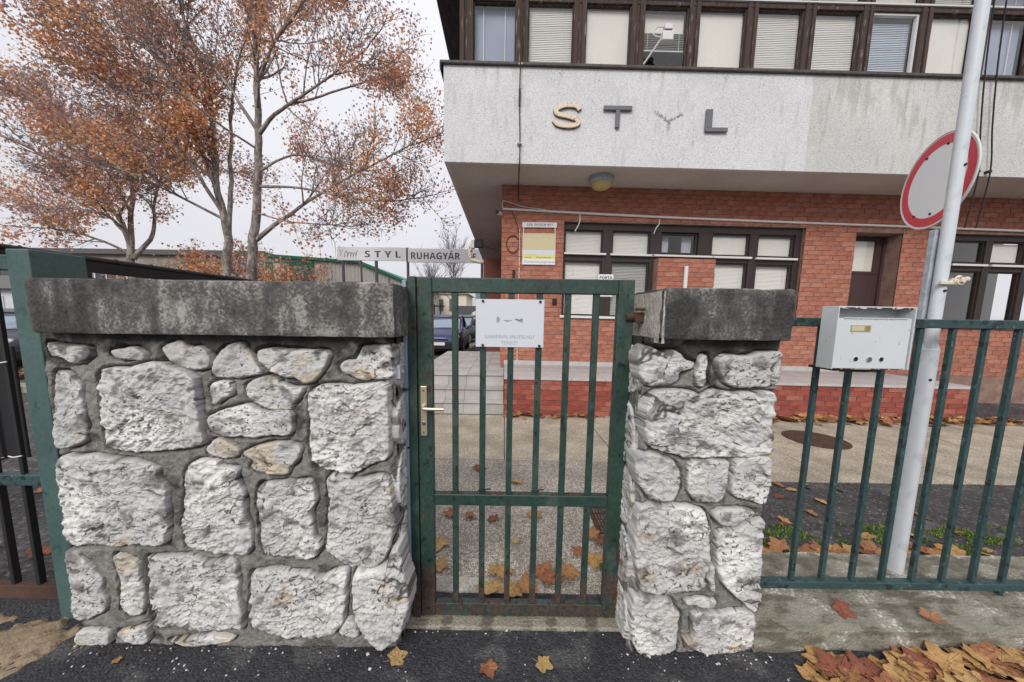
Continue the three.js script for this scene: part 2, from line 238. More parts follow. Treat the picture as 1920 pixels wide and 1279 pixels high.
M.whitePaint = std({ color: C(214, 212, 210), roughness: 0.5 });
M.roomWall = std({ color: C(150, 146, 140), roughness: 0.95 });
M.flashing = std({ roughness: 0.7, map: tex(256, 256, (u, v) => { const a = pf(u, v, 20, 6, 4, 3); return mix3([56, 52, 50], [104, 98, 92], a); }) });
M.tile = [0, 1, 2].map(i => std({ roughness: 0.55, map: tex(256, 256, (u, v) => { const a = pf(u, v, 4, 4, 5, 3 + i * 7), f = (pf(u, v, 100, 100, 2, 6) - 0.5) * 18, b = mix(168, 190, a) - i * 7; return [b + 4 + f, b + f, b - 3 + f]; }) }));
M.grout = std({ color: C(112, 106, 100) });
M.bark = std({ roughness: 0.95, map: tex(512, 512, (u, v) => { const a = pf(u, v, 14, 5, 5, 3), p = pf(u, v, 22, 7, 4, 6); let c = mix3([112, 103, 97], [160, 151, 144], sm(0.3, 0.7, a)); return mix3(c, [92, 84, 76], sm(0.54, 0.66, p) * 0.5); }), bumpMap: tex(256, 256, (u, v) => pf(u, v, 22, 7, 4, 6), false), bumpScale: 0.015 });
M.twig = std({ color: C(112, 100, 98), roughness: 0.95 });
M.leafTree = new THREE.MeshPhysicalMaterial({ vertexColors: true, roughness: 0.9, transmission: 0.3, thickness: 0, side: THREE.DoubleSide });
M.leafGround = std({ vertexColors: true, roughness: 0.75, side: THREE.DoubleSide });
{ // blade of a dry leaf: pale veins, brown freckles; uv spans the leaf
  const V = [0, 1.15, -1.15, 2.3, -2.3];
  const vein = (u, v) => { const x = (u - 0.5) * 2.3, z = (v - 0.5) * 2.3, r = Math.hypot(x, z), a = Math.atan2(x, z); let m = 0; for (const t of V) { const d = Math.abs(Math.sin(a - t)) * r; if (Math.cos(a - t) > 0) { m = Math.max(m, sm(0.03, 0.008, d)); const q = Math.abs(((r * Math.cos(a - t) * 7 - d * 4) % 1 + 1) % 1 - 0.5); m = Math.max(m, sm(0.07, 0.02, q) * 0.5 * sm(0.45, 0.05, d)); } } return m; };
  M.leafBlade = std({ vertexColors: true, roughness: 0.8, side: THREE.DoubleSide, map: tex(256, 256, (u, v) => { const a = pf(u, v, 6, 6, 5, 3), b = sm(0.62, 0.74, pf(u, v, 14, 14, 4, 8)), k = 196 + 50 * (a - 0.5), m = vein(u, v); const c = mix3([k, k, k], [120, 100, 84], b * 0.6); return mix3(c, [244, 236, 214], m * 0.7); }), bumpMap: tex(256, 256, (u, v) => 0.6 * vein(u, v) + 0.4 * pf(u, v, 12, 12, 3, 4), false), bumpScale: 0.004 });
}
// outlines of the wall stones in millimetres, x and y on the wall face
const WALL_STONES = [
  [-1814,1337,-1760,1331,-1712,1325,-1645,1315,-1644,1291,-1686,1262,-1728,1258,-1774,1282,-1811,1289],
  [-1570,1306,-1519,1321,-1464,1321,-1426,1294,-1435,1276,-1511,1275,-1558,1285],
  [-1364,1323,-1323,1348,-1288,1352,-1257,1324,-1214,1332,-1176,1298,-1180,1249,-1216,1237,-1278,1244,-1331,1267,-1350,1288],
  [-1165,1269,-1112,1329,-1034,1345,-1003,1283,-973,1241,-978,1226,-1093,1206,-1158,1211,-1171,1232],
  [-1799,1226,-1761,1223,-1730,1198,-1706,1163,-1718,1127,-1712,1070,-1706,1004,-1718,938,-1768,911,-1828,895,-1846,921,-1834,1032,-1815,1140],
  [-1625,1221,-1599,1239,-1515,1240,-1464,1259,-1353,1264,-1334,1246,-1279,1233,-1234,1198,-1231,1149,-1231,1069,-1232,982,-1233,930,-1282,911,-1383,898,-1485,889,-1591,895,-1633,909,-1630,961,-1639,1027,-1636,1107],
  [-1038,1174,-991,1205,-942,1215,-908,1200,-861,1170,-807,1171,-828,1128,-853,1102,-867,1081,-940,1076,-998,1100,-1032,1131],
  [-1176,1178,-1142,1190,-1100,1185,-1098,1142,-1143,1111,-1174,1092,-1183,1129],
  [-1203,1042,-1165,1064,-1084,1087,-1041,1094,-1012,1075,-965,1067,-867,1077,-857,1047,-863,996,-873,971,-947,970,-1021,959,-1082,962,-1149,961,-1195,991],
  [-977,1319,-923,1329,-852,1321,-781,1322,-716,1323,-693,1305,-706,1275,-726,1239,-764,1196,-800,1189,-847,1210,-894,1218,-952,1254,-979,1289],
  [-653,1264,-635,1282,-593,1289,-561,1337,-520,1346,-449,1341,-447,1279,-449,1215,-524,1214,-566,1205,-619,1225,-648,1240],
  [-775,1159,-735,1181,-669,1185,-609,1180,-555,1187,-471,1191,-466,1120,-466,1027,-464,964,-473,882,-535,854,-611,815,-685,820,-764,845,-790,883,-790,991,-785,1085],
  [-1224,909,-1187,944,-1133,935,-1087,898,-1101,875,-1169,870,-1217,889],
  [-1069,895,-1038,911,-969,932,-849,934,-832,914,-854,859,-881,835,-895,803,-955,799,-1000,810,-1044,829,-1034,861,-1063,880],
  [-1851,845,-1813,873,-1761,866,-1700,874,-1641,863,-1508,850,-1436,819,-1433,772,-1405,748,-1406,635,-1416,536,-1433,482,-1534,480,-1659,470,-1776,464,-1854,467,-1869,521,-1866,604,-1866,709],
  [-1316,813,-1266,857,-1206,858,-1148,827,-1103,824,-1101,761,-1075,705,-1087,640,-1062,566,-1069,467,-1095,437,-1196,439,-1288,451,-1349,471,-1352,554,-1336,677],
  [-1025,722,-1004,758,-920,767,-798,777,-785,741,-780,685,-805,644,-800,587,-796,521,-770,496,-776,454,-817,420,-910,431,-1011,434,-1023,484,-1020,584,-1030,657],
  [-726,782,-706,806,-638,803,-601,784,-525,801,-479,798,-466,746,-460,665,-450,592,-471,517,-489,442,-521,399,-592,385,-670,401,-707,438,-745,463,-737,538,-730,604,-723,686],
  [-1869,442,-1826,438,-1792,405,-1754,338,-1727,304,-1741,252,-1719,209,-1736,165,-1788,128,-1823,110,-1878,118,-1881,180,-1875,284,-1874,378],
  [-1656,428,-1589,408,-1559,392,-1563,323,-1551,255,-1559,185,-1580,141,-1629,131,-1656,166,-1661,227,-1646,288,-1653,356],
  [-1521,418,-1431,423,-1352,433,-1239,397,-1198,414,-1145,398,-1133,347,-1140,261,-1122,139,-1129,94,-1202,84,-1316,65,-1426,81,-1522,88,-1525,168,-1529,272,-1526,341],
  [-1079,348,-1008,366,-914,368,-820,360,-782,335,-726,362,-663,376,-670,285,-679,181,-689,128,-739,65,-821,46,-949,44,-1052,69,-1097,113,-1091,192,-1081,279],
  [-624,372,-553,382,-490,408,-465,476,-433,497,-419,451,-416,392,-394,316,-391,246,-417,141,-443,69,-492,28,-540,19,-602,103,-634,199,-634,303],
  [-1875,47,-1813,66,-1725,58,-1728,4,-1806,-10,-1876,-20],
  [-1689,59,-1595,78,-1553,97,-1546,43,-1579,2,-1635,6,-1680,32],
  [-1469,17,-1391,28,-1245,48,-1165,40,-1232,12,-1370,-6],
  [-707,83,-664,137,-630,111,-627,58,-676,52]
];
const PILLAR_STONES = [
  [535,1330,559,1357,599,1347,633,1335,685,1339,727,1306,758,1293,750,1273,705,1252,694,1219,636,1201,576,1200,544,1237,534,1283],
  [789,1320,808,1327,814,1254,815,1207,793,1190,778,1213,780,1267],
  [849,1308,884,1328,970,1323,1021,1340,1100,1338,1105,1285,1106,1218,1081,1207,989,1196,915,1202,887,1221,855,1275],
  [598,1170,683,1185,778,1172,792,1159,843,1184,911,1174,984,1175,1091,1177,1101,1109,1105,1012,1111,920,1045,905,963,904,868,902,759,897,703,914,620,934,591,962,569,1039,575,1115],
  [544,894,600,916,677,896,719,868,737,811,735,753,710,709,669,704,613,722,575,772,551,830],
  [777,869,813,891,909,885,940,878,939,821,936,741,918,704,870,700,814,706,783,753],
  [961,843,976,893,1105,902,1118,816,1119,766,1106,700,1064,703,992,727,963,742],
  [574,677,621,696,678,682,781,688,845,666,872,600,882,525,887,418,875,348,887,333,847,301,763,280,677,275,612,293,585,375,568,482,568,595],
  [888,652,914,671,970,676,1061,666,1056,647,1022,632,1004,606,955,601,912,615],
  [916,571,992,583,1052,617,1106,633,1113,566,1117,452,1122,337,1129,234,1107,202,1037,257,974,319,941,373,928,442,915,510],
  [898,418,912,422,925,349,926,294,911,302,899,364],
  [808,245,851,258,937,251,936,223,890,215,846,226,810,226],
  [580,277,606,266,650,251,743,252,761,205,784,189,781,133,783,52,769,-5,726,-14,698,-44,653,-24,608,0,582,57,572,170,572,234],
  [842,190,884,203,943,188,1013,209,1086,202,1112,186,1115,130,1115,49,1111,16,1061,7,1019,-18,954,-19,886,5,832,28,815,61,858,78,842,134]
];
// ---------------------------------------------------------------- ground
const sheet = (x0, x1, z0, z1, y) => { const g = new THREE.PlaneGeometry(x1 - x0, z1 - z0); g.rotateX(-Math.PI / 2); g.translate((x0 + x1) / 2, y, (z0 + z1) / 2); return g; };
{
  struct('ground', sheet(-300, 300, -420, 60, -0.03), M.oldAsphalt, 2.3);
  // pavement in front of the wall: softly uneven asphalt
  const g = new THREE.PlaneGeometry(14, 5.3, 280, 106); g.rotateX(-Math.PI / 2); g.translate(0, 0, 0.96);
  const p = g.attributes.position; for (let i = 0; i < p.count; i++) p.setY(i, fbm(p.getX(i) * 3, 0, p.getZ(i) * 3, 3) * 0.012 - 0.003);
  g.computeVertexNormals(); struct('pavement', g, M.asphalt, 1.1);
  struct('yard_road', sheet(-40, -1.32, -60, -1.69, -0.016), M.oldAsphalt, 1.7);
  struct('yard_road', sheet(1.2, 12, -3.02, -1.68, -0.008), M.oldAsphalt, 1.3);
  struct('garden_path', sheet(-1.32, 1.2, -3.42, -1.69, -0.004), M.aggregate, 0.95);
  // far side of the yard beyond the terrace
  struct('gravel_strip', sheet(-6, -1.5, -60, -14, -0.010), M.aggregate, 1.1);
  // concrete slabs between the path and the brick terrace
  const pv = new THREE.Group(); pv.name = numbered('courtyard_paving'); pv.userData.kind = 'structure'; scene.add(pv);
  obj('joint_bed', bx(-1.32, 12, -0.06, -0.014, -5.2, -3.0), M.grout, pv, 0.6);
  const xs = [-1.31, 0.02, 1.21, 2.42, 3.1, 4.3, 5.5, 6.7, 7.9, 9.1, 10.5, 12];
  for (let i = 0; i < xs.length - 1; i++) for (const [a, b] of (i < 2 ? [[-5.06, -4.2], [-4.2, -3.42]] : [[-5.06, -4.05], [-4.05, -3.02]])) {
    if (xs[i] < 0.01 && a < -5) { obj('slab', uvm(rb(xs[i] + 0.006, xs[i + 1] - 0.006, -0.05, rr(-0.003, 0.002), -5.03, b - 0.006, 0.004), 0.9, rr(0, 9), rr(0, 9)), M.tanSlab, pv); continue; }
    const s = obj('slab', uvm(rb(xs[i] + 0.006, xs[i + 1] - 0.006, -0.05, rr(-0.003, 0.002), a + 0.006, b - 0.006, 0.004), 0.9, rr(0, 9), rr(0, 9)), M.tanSlab, pv);
    s.rotation.x = rr(-0.0008, 0.0008);
  }
  // pale concrete sill strip behind the gate
  struct('threshold_strip', uvm(rb(-0.42, 0.24, -0.05, 0.006, -1.80, -1.69, 0.012), 0.5), M.copingEnd);
  struct('gate_sill', uvm(rb(-0.45, 0.6, -0.05, 0.012, -1.60, -1.47, 0.01), 0.5), M.concrete);
}
// ---------------------------------------------------------------- stone wall and stone pillar
// the office stands on falling ground: its level lines drop a little to the right
function lean(g, k) { const p = g.attributes.position; for (let i = 0; i < p.count; i++) p.setY(i, p.getY(i) - k * p.getX(i)); return g; }
function put(o, name, geos, material, tile) {   // geometry given in world metres, stored from the thing's base
  let g = Array.isArray(geos) ? merge(geos) : geos; if (tile) g = uvm(g, tile); if (o.userData.fall) lean(g, o.userData.fall); g.translate(-o.position.x, -o.position.y, -o.position.z);
  return obj(name, g, material, o);
}
// chipped facets: every cell of a broken lattice is a small tilted plane
function facet(x, y, c, s, off, tilt) {
  const gx = x / c, gy = y / c, xi = Math.floor(gx), yi = Math.floor(gy); let best = 9, bi = 0, bj = 0, bxx = 0, byy = 0;
  for (let j = -1; j < 2; j++) for (let i = -1; i < 2; i++) { const px = xi + i + hash(xi + i, yi + j, s), py = yi + j + hash(xi + i, yi + j, s + 3), d = (px - gx) * (px - gx) + (py - gy) * (py - gy); if (d < best) { best = d; bi = xi + i; bj = yi + j; bxx = px; byy = py; } }
  return (hash(bi, bj, s + 5) - 0.5) * 2 * off + ((gx - bxx) * (hash(bi, bj, s + 8) - 0.5) + (gy - byy) * (hash(bi, bj, s + 9) - 0.4)) * 2 * tilt * c;
}
// a split stone: rings from its outline to its middle, raised from the mortar; place(a, b, h) turns face coordinates into space
function stoneGeo(poly, place, o = {}) {
  const pts = []; for (let i = 0; i < poly.length; i += 2) pts.push(new THREE.Vector3(poly[i] / 1000, poly[i + 1] / 1000, 0));
  let cx = 0, cy = 0, A = 0; for (let i = 0; i < pts.length; i++) { const p = pts[i], q = pts[(i + 1) % pts.length], c = p.x * q.y - q.x * p.y; A += c; cx += (p.x + q.x) * c; cy += (p.y + q.y) * c; } cx /= 3 * A; cy /= 3 * A; A = Math.abs(A) / 2;
  const size = Math.sqrt(A), N = Math.round(clamp(size * 640, 56, 200)), K = Math.round(clamp(size * 150, 12, 50));
  const B = new THREE.CatmullRomCurve3(pts, true, 'centripetal').getSpacedPoints(N); B.pop();
  const sd = rr(0, 100), si = Math.floor(sd * 37), amp = clamp(size / 0.3, 0.45, 1.1), lift = (o.lift || 0.036) * rr(0.85, 1.15), tilt = [rr(-0.03, 0.03), rr(-0.03, 0.03)], st = rr(0.7, 1.4), ang = rr(-0.6, 0.6);
  const pos = [], col = [], idx = [], uv = [], ca = Math.cos(ang), sa = Math.sin(ang);
  const H = (x, y, d) => {
    const u = (x * ca + y * sa), v = (-x * sa + y * ca);
    const w = fbm(x * 7 + sd, y * 7, sd, 3);
    let n = fbm(u * 5.5 + sd, v * 7.5 * st, sd, 4) * 0.014 + (ridge(u * 11 + w * 1.5, v * 19 * st + w, sd + 4, 3) - 0.55) * 0.010 + facet(u + w * 0.03, v * 1.25 + w * 0.02, 0.055, si, 0.0045, 0.10) + facet(u + w * 0.02, v * 1.4 - w * 0.03, 0.022, si + 7, 0.0032, 0.17) + facet(u + w * 0.01, v * 1.3, 0.010, si + 13, 0.0025, 0.2);
    
    const edge = Math.pow(clamp(d / 0.013), 0.36);
    return edge * (lift + n * amp + (x - cx) * tilt[0] + (y - cy) * tilt[1]) - (1 - edge) * 0.004;
  };
  const add = (x, y, h) => {
    const p = place(x, y, h); pos.push(...p); uv.push((x + sd) / 0.7, (y + sd * 0.7) / 0.7);
    let c = [1, 1, 1]; const o1 = sm(0.0, 0.28, fbm(x * 6 + sd, y * 7, 3 + sd, 4) + (o.ochre || -0.22)); c = mix3(c, [0.86, 0.68, 0.42], o1 * 0.62);
    const dk = sm(0.02, 0.24, fbm(x * 13, y * 13, 40, 4) + (o.dark ? o.dark(x, y) : -0.36)); c = mix3(c, [0.22, 0.21, 0.2], dk * 0.9); col.push(...c);
  };
  for (let k = 0; k <= K; k++) {
    const s = 1 - Math.pow(k / K, 0.85);
    for (let i = 0; i < N; i++) {
      const b = B[i], r = Math.hypot(b.x - cx, b.y - cy), jit = 1 + (0.007 + fbm(b.x * 26 + sd, b.y * 26, sd, 3) * 0.012) / r;
      const x = cx + (b.x - cx) * s * jit, y = cy + (b.y - cy) * s * jit;
      if (k === 0) add(cx + (b.x - cx) * jit * 1.0, cy + (b.y - cy) * jit, -0.05); else add(x, y, H(x, y, (1 - s) * r * 1.1));
    }
  }
  for (let k = 0; k < K; k++) for (let i = 0; i < N; i++) { const a = k * N + i, b = k * N + (i + 1) % N, c = a + N, d = b + N; if (A * 1 && o.flip) idx.push(a, c, b, b, c, d); else idx.push(a, b, c, b, d, c); }
  const g = new THREE.BufferGeometry(); g.setAttribute('position', new THREE.Float32BufferAttribute(pos, 3)); g.setAttribute('uv', new THREE.Float32BufferAttribute(uv, 2)); g.setAttribute('color', new THREE.Float32BufferAttribute(col, 3)); g.setIndex(idx); g.computeVertexNormals(); return g;
}
// rubble core with mortar pushed unevenly between the stones
function roughBox(x0, x1, y0, y1, z0, z1, step, amp) {
  const g = new THREE.BoxGeometry(x1 - x0, y1 - y0, z1 - z0, Math.round((x1 - x0) / step), Math.round((y1 - y0) / step), Math.round((z1 - z0) / step));
  g.translate((x0 + x1) / 2, (y0 + y1) / 2, (z0 + z1) / 2);
  const p = g.attributes.position, n = g.attributes.normal, col = [];
  for (let i = 0; i < p.count; i++) {
    const x = p.getX(i), y = p.getY(i), z = p.getZ(i), a = (fbm(x * 11, y * 11, z * 11 + 7, 4) * 1.2 + fbm(x * 40, y * 40, z * 40, 2) * 0.4) * amp + 0.008;
    p.setXYZ(i, x + n.getX(i) * a, y, z + n.getZ(i) * a);
    const dk = sm(0.05, 0.22, fbm(x * 9, y * 9, z * 9 + 30, 4) + sm(1.20, 1.34, y) * 0.5 - 0.16), ms = sm(0.1, 0.25, fbm(x * 12 + 40, y * 12, z * 12, 4) - 0.1 + sm(0.25, 0.0, y) * 0.12);  // dark band below the coping: lichen plus the overhang's shade, in vertex colour
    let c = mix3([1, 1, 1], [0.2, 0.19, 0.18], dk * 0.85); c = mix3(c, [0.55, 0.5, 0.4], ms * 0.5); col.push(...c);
  }
  g.setAttribute('color', new THREE.Float32BufferAttribute(col, 3)); g.computeVertexNormals(); return g;
}
// mortar joints of the face: full between the stones, raked back along their edges
function pointing(x0, x1, y0, y1, stones) {
  const nx = Math.round((x1 - x0) / 0.0065), ny = Math.round((y1 - y0) / 0.0065), g = new THREE.PlaneGeometry(x1 - x0, y1 - y0, nx, ny), p = g.attributes.position, col = [];
  g.translate((x0 + x1) / 2, (y0 + y1) / 2, FACE);
  const P = stones.map(s => { const q = []; let a = 9, b = -9, c = 9, d = -9; for (let i = 0; i < s.length; i += 2) { q.push([s[i] / 1000, s[i + 1] / 1000]); a = Math.min(a, s[i] / 1000); b = Math.max(b, s[i] / 1000); c = Math.min(c, s[i + 1] / 1000); d = Math.max(d, s[i + 1] / 1000); } return { q, b: [a - 0.07, b + 0.07, c - 0.07, d + 0.07] }; });
  for (let i = 0; i < p.count; i++) {
    const x = p.getX(i), y = p.getY(i); let best = 0.07, inside = false;
    for (const { q, b } of P) { if (x < b[0] || x > b[1] || y < b[2] || y > b[3]) continue; for (let k = 0, j = q.length - 1; k < q.length; j = k++) { const [ax, ay] = q[j], [bx0, by0] = q[k], dx = bx0 - ax, dy = by0 - ay, t = clamp(((x - ax) * dx + (y - ay) * dy) / (dx * dx + dy * dy)), d = Math.hypot(x - ax - dx * t, y - ay - dy * t); if (d < best) best = d; if ((ay > y) !== (by0 > y) && x < (bx0 - ax) * (y - ay) / (by0 - ay) + ax) inside = !inside; } }
    const d = inside ? -0.02 : best - 0.005 + fbm(x * 22, y * 22, 3, 3) * 0.014, full = sm(0.0, 0.011, d);
    p.setZ(i, FACE - 0.012 + full * 0.032 + (fbm(x * 12, y * 12, 9, 4) * 0.016 + fbm(x * 55, y * 55, 2, 2) * 0.004) * full - sm(0.02, 0, Math.min(x - x0, x1 - x)) * 0.03);
    const dk = sm(0.05, 0.22, fbm(x * 9, y * 9, 30, 4) + sm(1.20, 1.34, y) * 0.5 - 0.14), ms = sm(0.1, 0.25, fbm(x * 12 + 40, y * 12, 0, 4) - 0.06);  // top joints blackened: lichen, with the coping's shade worked into the colour
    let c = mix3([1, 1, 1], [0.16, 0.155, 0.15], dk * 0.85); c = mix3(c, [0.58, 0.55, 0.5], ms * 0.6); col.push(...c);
  }
  g.setAttribute('color', new THREE.Float32BufferAttribute(col, 3)); g.computeVertexNormals(); return g;
}
// a cast concrete coping with worn arrises and a slightly wavy face
function copingGeo(x0, x1, y0, y1, z0, z1, chip = 0) {
  const w = x1 - x0, h = y1 - y0, d = z1 - z0, g = new THREE.BoxGeometry(w, h, d, Math.round(w / 0.012), Math.round(h / 0.012), Math.round(d / 0.014)), p = g.attributes.position;
  for (let i = 0; i < p.count; i++) {
    let x = p.getX(i), y = p.getY(i), z = p.getZ(i); const r = 0.010 + 0.006 * fbm(x * 9, y * 9, z * 9 + chip, 3) * 2;
    const q = [w / 2 - r, h / 2 - r, d / 2 - r], v = [x, y, z].map((t, k) => Math.sign(t) * Math.max(0, Math.abs(t) - q[k])), L = Math.hypot(...v);
    if (L > r) { const k = r / L; x = Math.sign(x) * Math.min(Math.abs(x), q[0]) + v[0] * k; y = Math.sign(y) * Math.min(Math.abs(y), q[1]) + v[1] * k; z = Math.sign(z) * Math.min(Math.abs(z), q[2]) + v[2] * k; }
    const n = fbm(x * 3 + chip, y * 5, z * 5, 3) * 0.006 + fbm(x * 22, y * 22, z * 22 + chip, 2) * 0.003;
    p.setXYZ(i, x + Math.sign(x) * n * (Math.abs(x) > w / 2 - 0.03 ? 1 : 0), y + n * 0.5, z + (z > d / 2 - 0.03 ? n : 0));
  }
  g.translate((x0 + x1) / 2, (y0 + y1) / 2, (z0 + z1) / 2); g.computeVertexNormals(); return g;
}
const FACE = -1.397;
{
  const W = thing('stone_wall', 'long rubble wall of pale split stones with a lichen-blackened concrete coping', 'wall', [-1.15, 0, -1.5]);
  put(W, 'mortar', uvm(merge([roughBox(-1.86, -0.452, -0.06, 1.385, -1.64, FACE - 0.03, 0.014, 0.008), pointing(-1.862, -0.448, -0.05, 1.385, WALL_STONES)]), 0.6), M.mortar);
  const ochre = { 6: -0.02, 8: 0.0, 9: -0.03, 12: 0.12, 13: 0.14, 19: 0.12, 26: 0.1, 10: -0.08, 23: 0.02, 24: 0.05, 25: 0.05 };
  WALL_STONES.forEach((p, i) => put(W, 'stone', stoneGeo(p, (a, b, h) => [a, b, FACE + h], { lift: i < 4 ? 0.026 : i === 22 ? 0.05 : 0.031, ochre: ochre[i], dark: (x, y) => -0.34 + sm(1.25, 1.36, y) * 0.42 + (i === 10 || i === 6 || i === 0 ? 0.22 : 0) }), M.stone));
  // stones showing on the jamb beside the gate
  const jamb = [[-1640, 1270, -1560, 1340, -1420, 1330, -1400, 1200, -1480, 1150, -1620, 1160], [-1630, 1110, -1500, 1120, -1410, 1080, -1400, 960, -1480, 900, -1620, 930], [-1640, 870, -1560, 880, -1430, 850, -1410, 700, -1450, 620, -1600, 610, -1640, 700], [-1635, 570, -1500, 570, -1420, 500, -1410, 340, -1500, 300, -1630, 330], [-1640, 260, -1560, 270, -1420, 240, -1400, 60, -1500, 20, -1630, 30]];
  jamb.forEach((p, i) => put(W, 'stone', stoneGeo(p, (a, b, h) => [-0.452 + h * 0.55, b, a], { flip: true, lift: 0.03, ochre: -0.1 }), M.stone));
  put(W, 'coping', uvm(copingGeo(-1.808, -0.418, 1.379, 1.588, -1.66, -1.322, 2), [1.5, 0.75], 0.1, 0.03), M.coping);
  const br = put(W, 'strike_plate', [rb(-0.452, -0.424, 1.205, 1.262, -1.47, -1.400, 0.003), cyl(-0.423, 1.232, -1.43, 0.009, 0.012, 'x', 10)], M.galv, 0.4);
  br.userData.label = 'small galvanised bracket plate on the wall end';

  const P = thing('stone_pillar', 'square pillar of pale split stones with dark concrete cap beside the mailbox fence', 'pillar', [0.83, 0, -1.5]);
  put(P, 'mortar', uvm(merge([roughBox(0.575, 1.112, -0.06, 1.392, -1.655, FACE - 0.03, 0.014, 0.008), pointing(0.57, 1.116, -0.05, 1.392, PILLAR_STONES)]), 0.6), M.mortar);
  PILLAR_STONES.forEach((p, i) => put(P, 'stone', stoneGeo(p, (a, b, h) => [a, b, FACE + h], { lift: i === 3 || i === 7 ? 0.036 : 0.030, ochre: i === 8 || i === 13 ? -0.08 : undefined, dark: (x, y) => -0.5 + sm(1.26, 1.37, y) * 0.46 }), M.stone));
  const side = [[-1640, 1340, -1520, 1350, -1425, 1330, -1420, 1190, -1500, 1140, -1630, 1150], [-1640, 1090, -1560, 1100, -1470, 1060, -1430, 900, -1500, 820, -1620, 830], [-1640, 760, -1540, 790, -1440, 770, -1420, 600, -1480, 540, -1600, 560], [-1630, 500, -1560, 510, -1430, 470, -1420, 300, -1500, 250, -1620, 280], [-1630, 210, -1560, 220, -1420, 190, -1405, 30, -1500, 0, -1630, 20]];
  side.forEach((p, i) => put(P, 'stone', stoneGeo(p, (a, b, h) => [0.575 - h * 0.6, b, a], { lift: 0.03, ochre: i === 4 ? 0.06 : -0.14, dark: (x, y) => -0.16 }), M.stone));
  put(P, 'coping', uvm(copingGeo(0.608, 1.098, 1.388, 1.584, -1.66, -1.322, 9), [1.5, 0.75], 0.95, 0.31), M.coping);
  const ce = put(P, 'coping_end', uvm(roughBox(0.604, 0.613, 1.372, 1.572, -1.655, -1.338, 0.016, 0.006), 0.4), M.copingEnd);
  ce.geometry.deleteAttribute('color'); ce.userData.label = 'broken pale grey end of the concrete cap';
  const k = put(P, 'hinge_stub', [rb(0.560, 0.6, 1.448, 1.492, -1.53, -1.49, 0.004), cyl(0.556, 1.47, -1.51, 0.014, 0.06, 'x', 12), cyl(0.575, 1.505, -1.47, 0.006, 0.03, 'x', 8), cyl(0.575, 1.505, -1.50, 0.006, 0.03, 'x', 8)], M.rustSteel, 0.2);
  k.userData.label = 'rusty hinge stub set in the pillar';
  put(P, 'hinge_stub', [rb(0.552, 0.62, 0.332, 0.362, -1.54, -1.50, 0.004), cyl(0.56, 0.347, -1.52, 0.014, 0.07, 'y', 12)], M.rustSteel, 0.2);
}
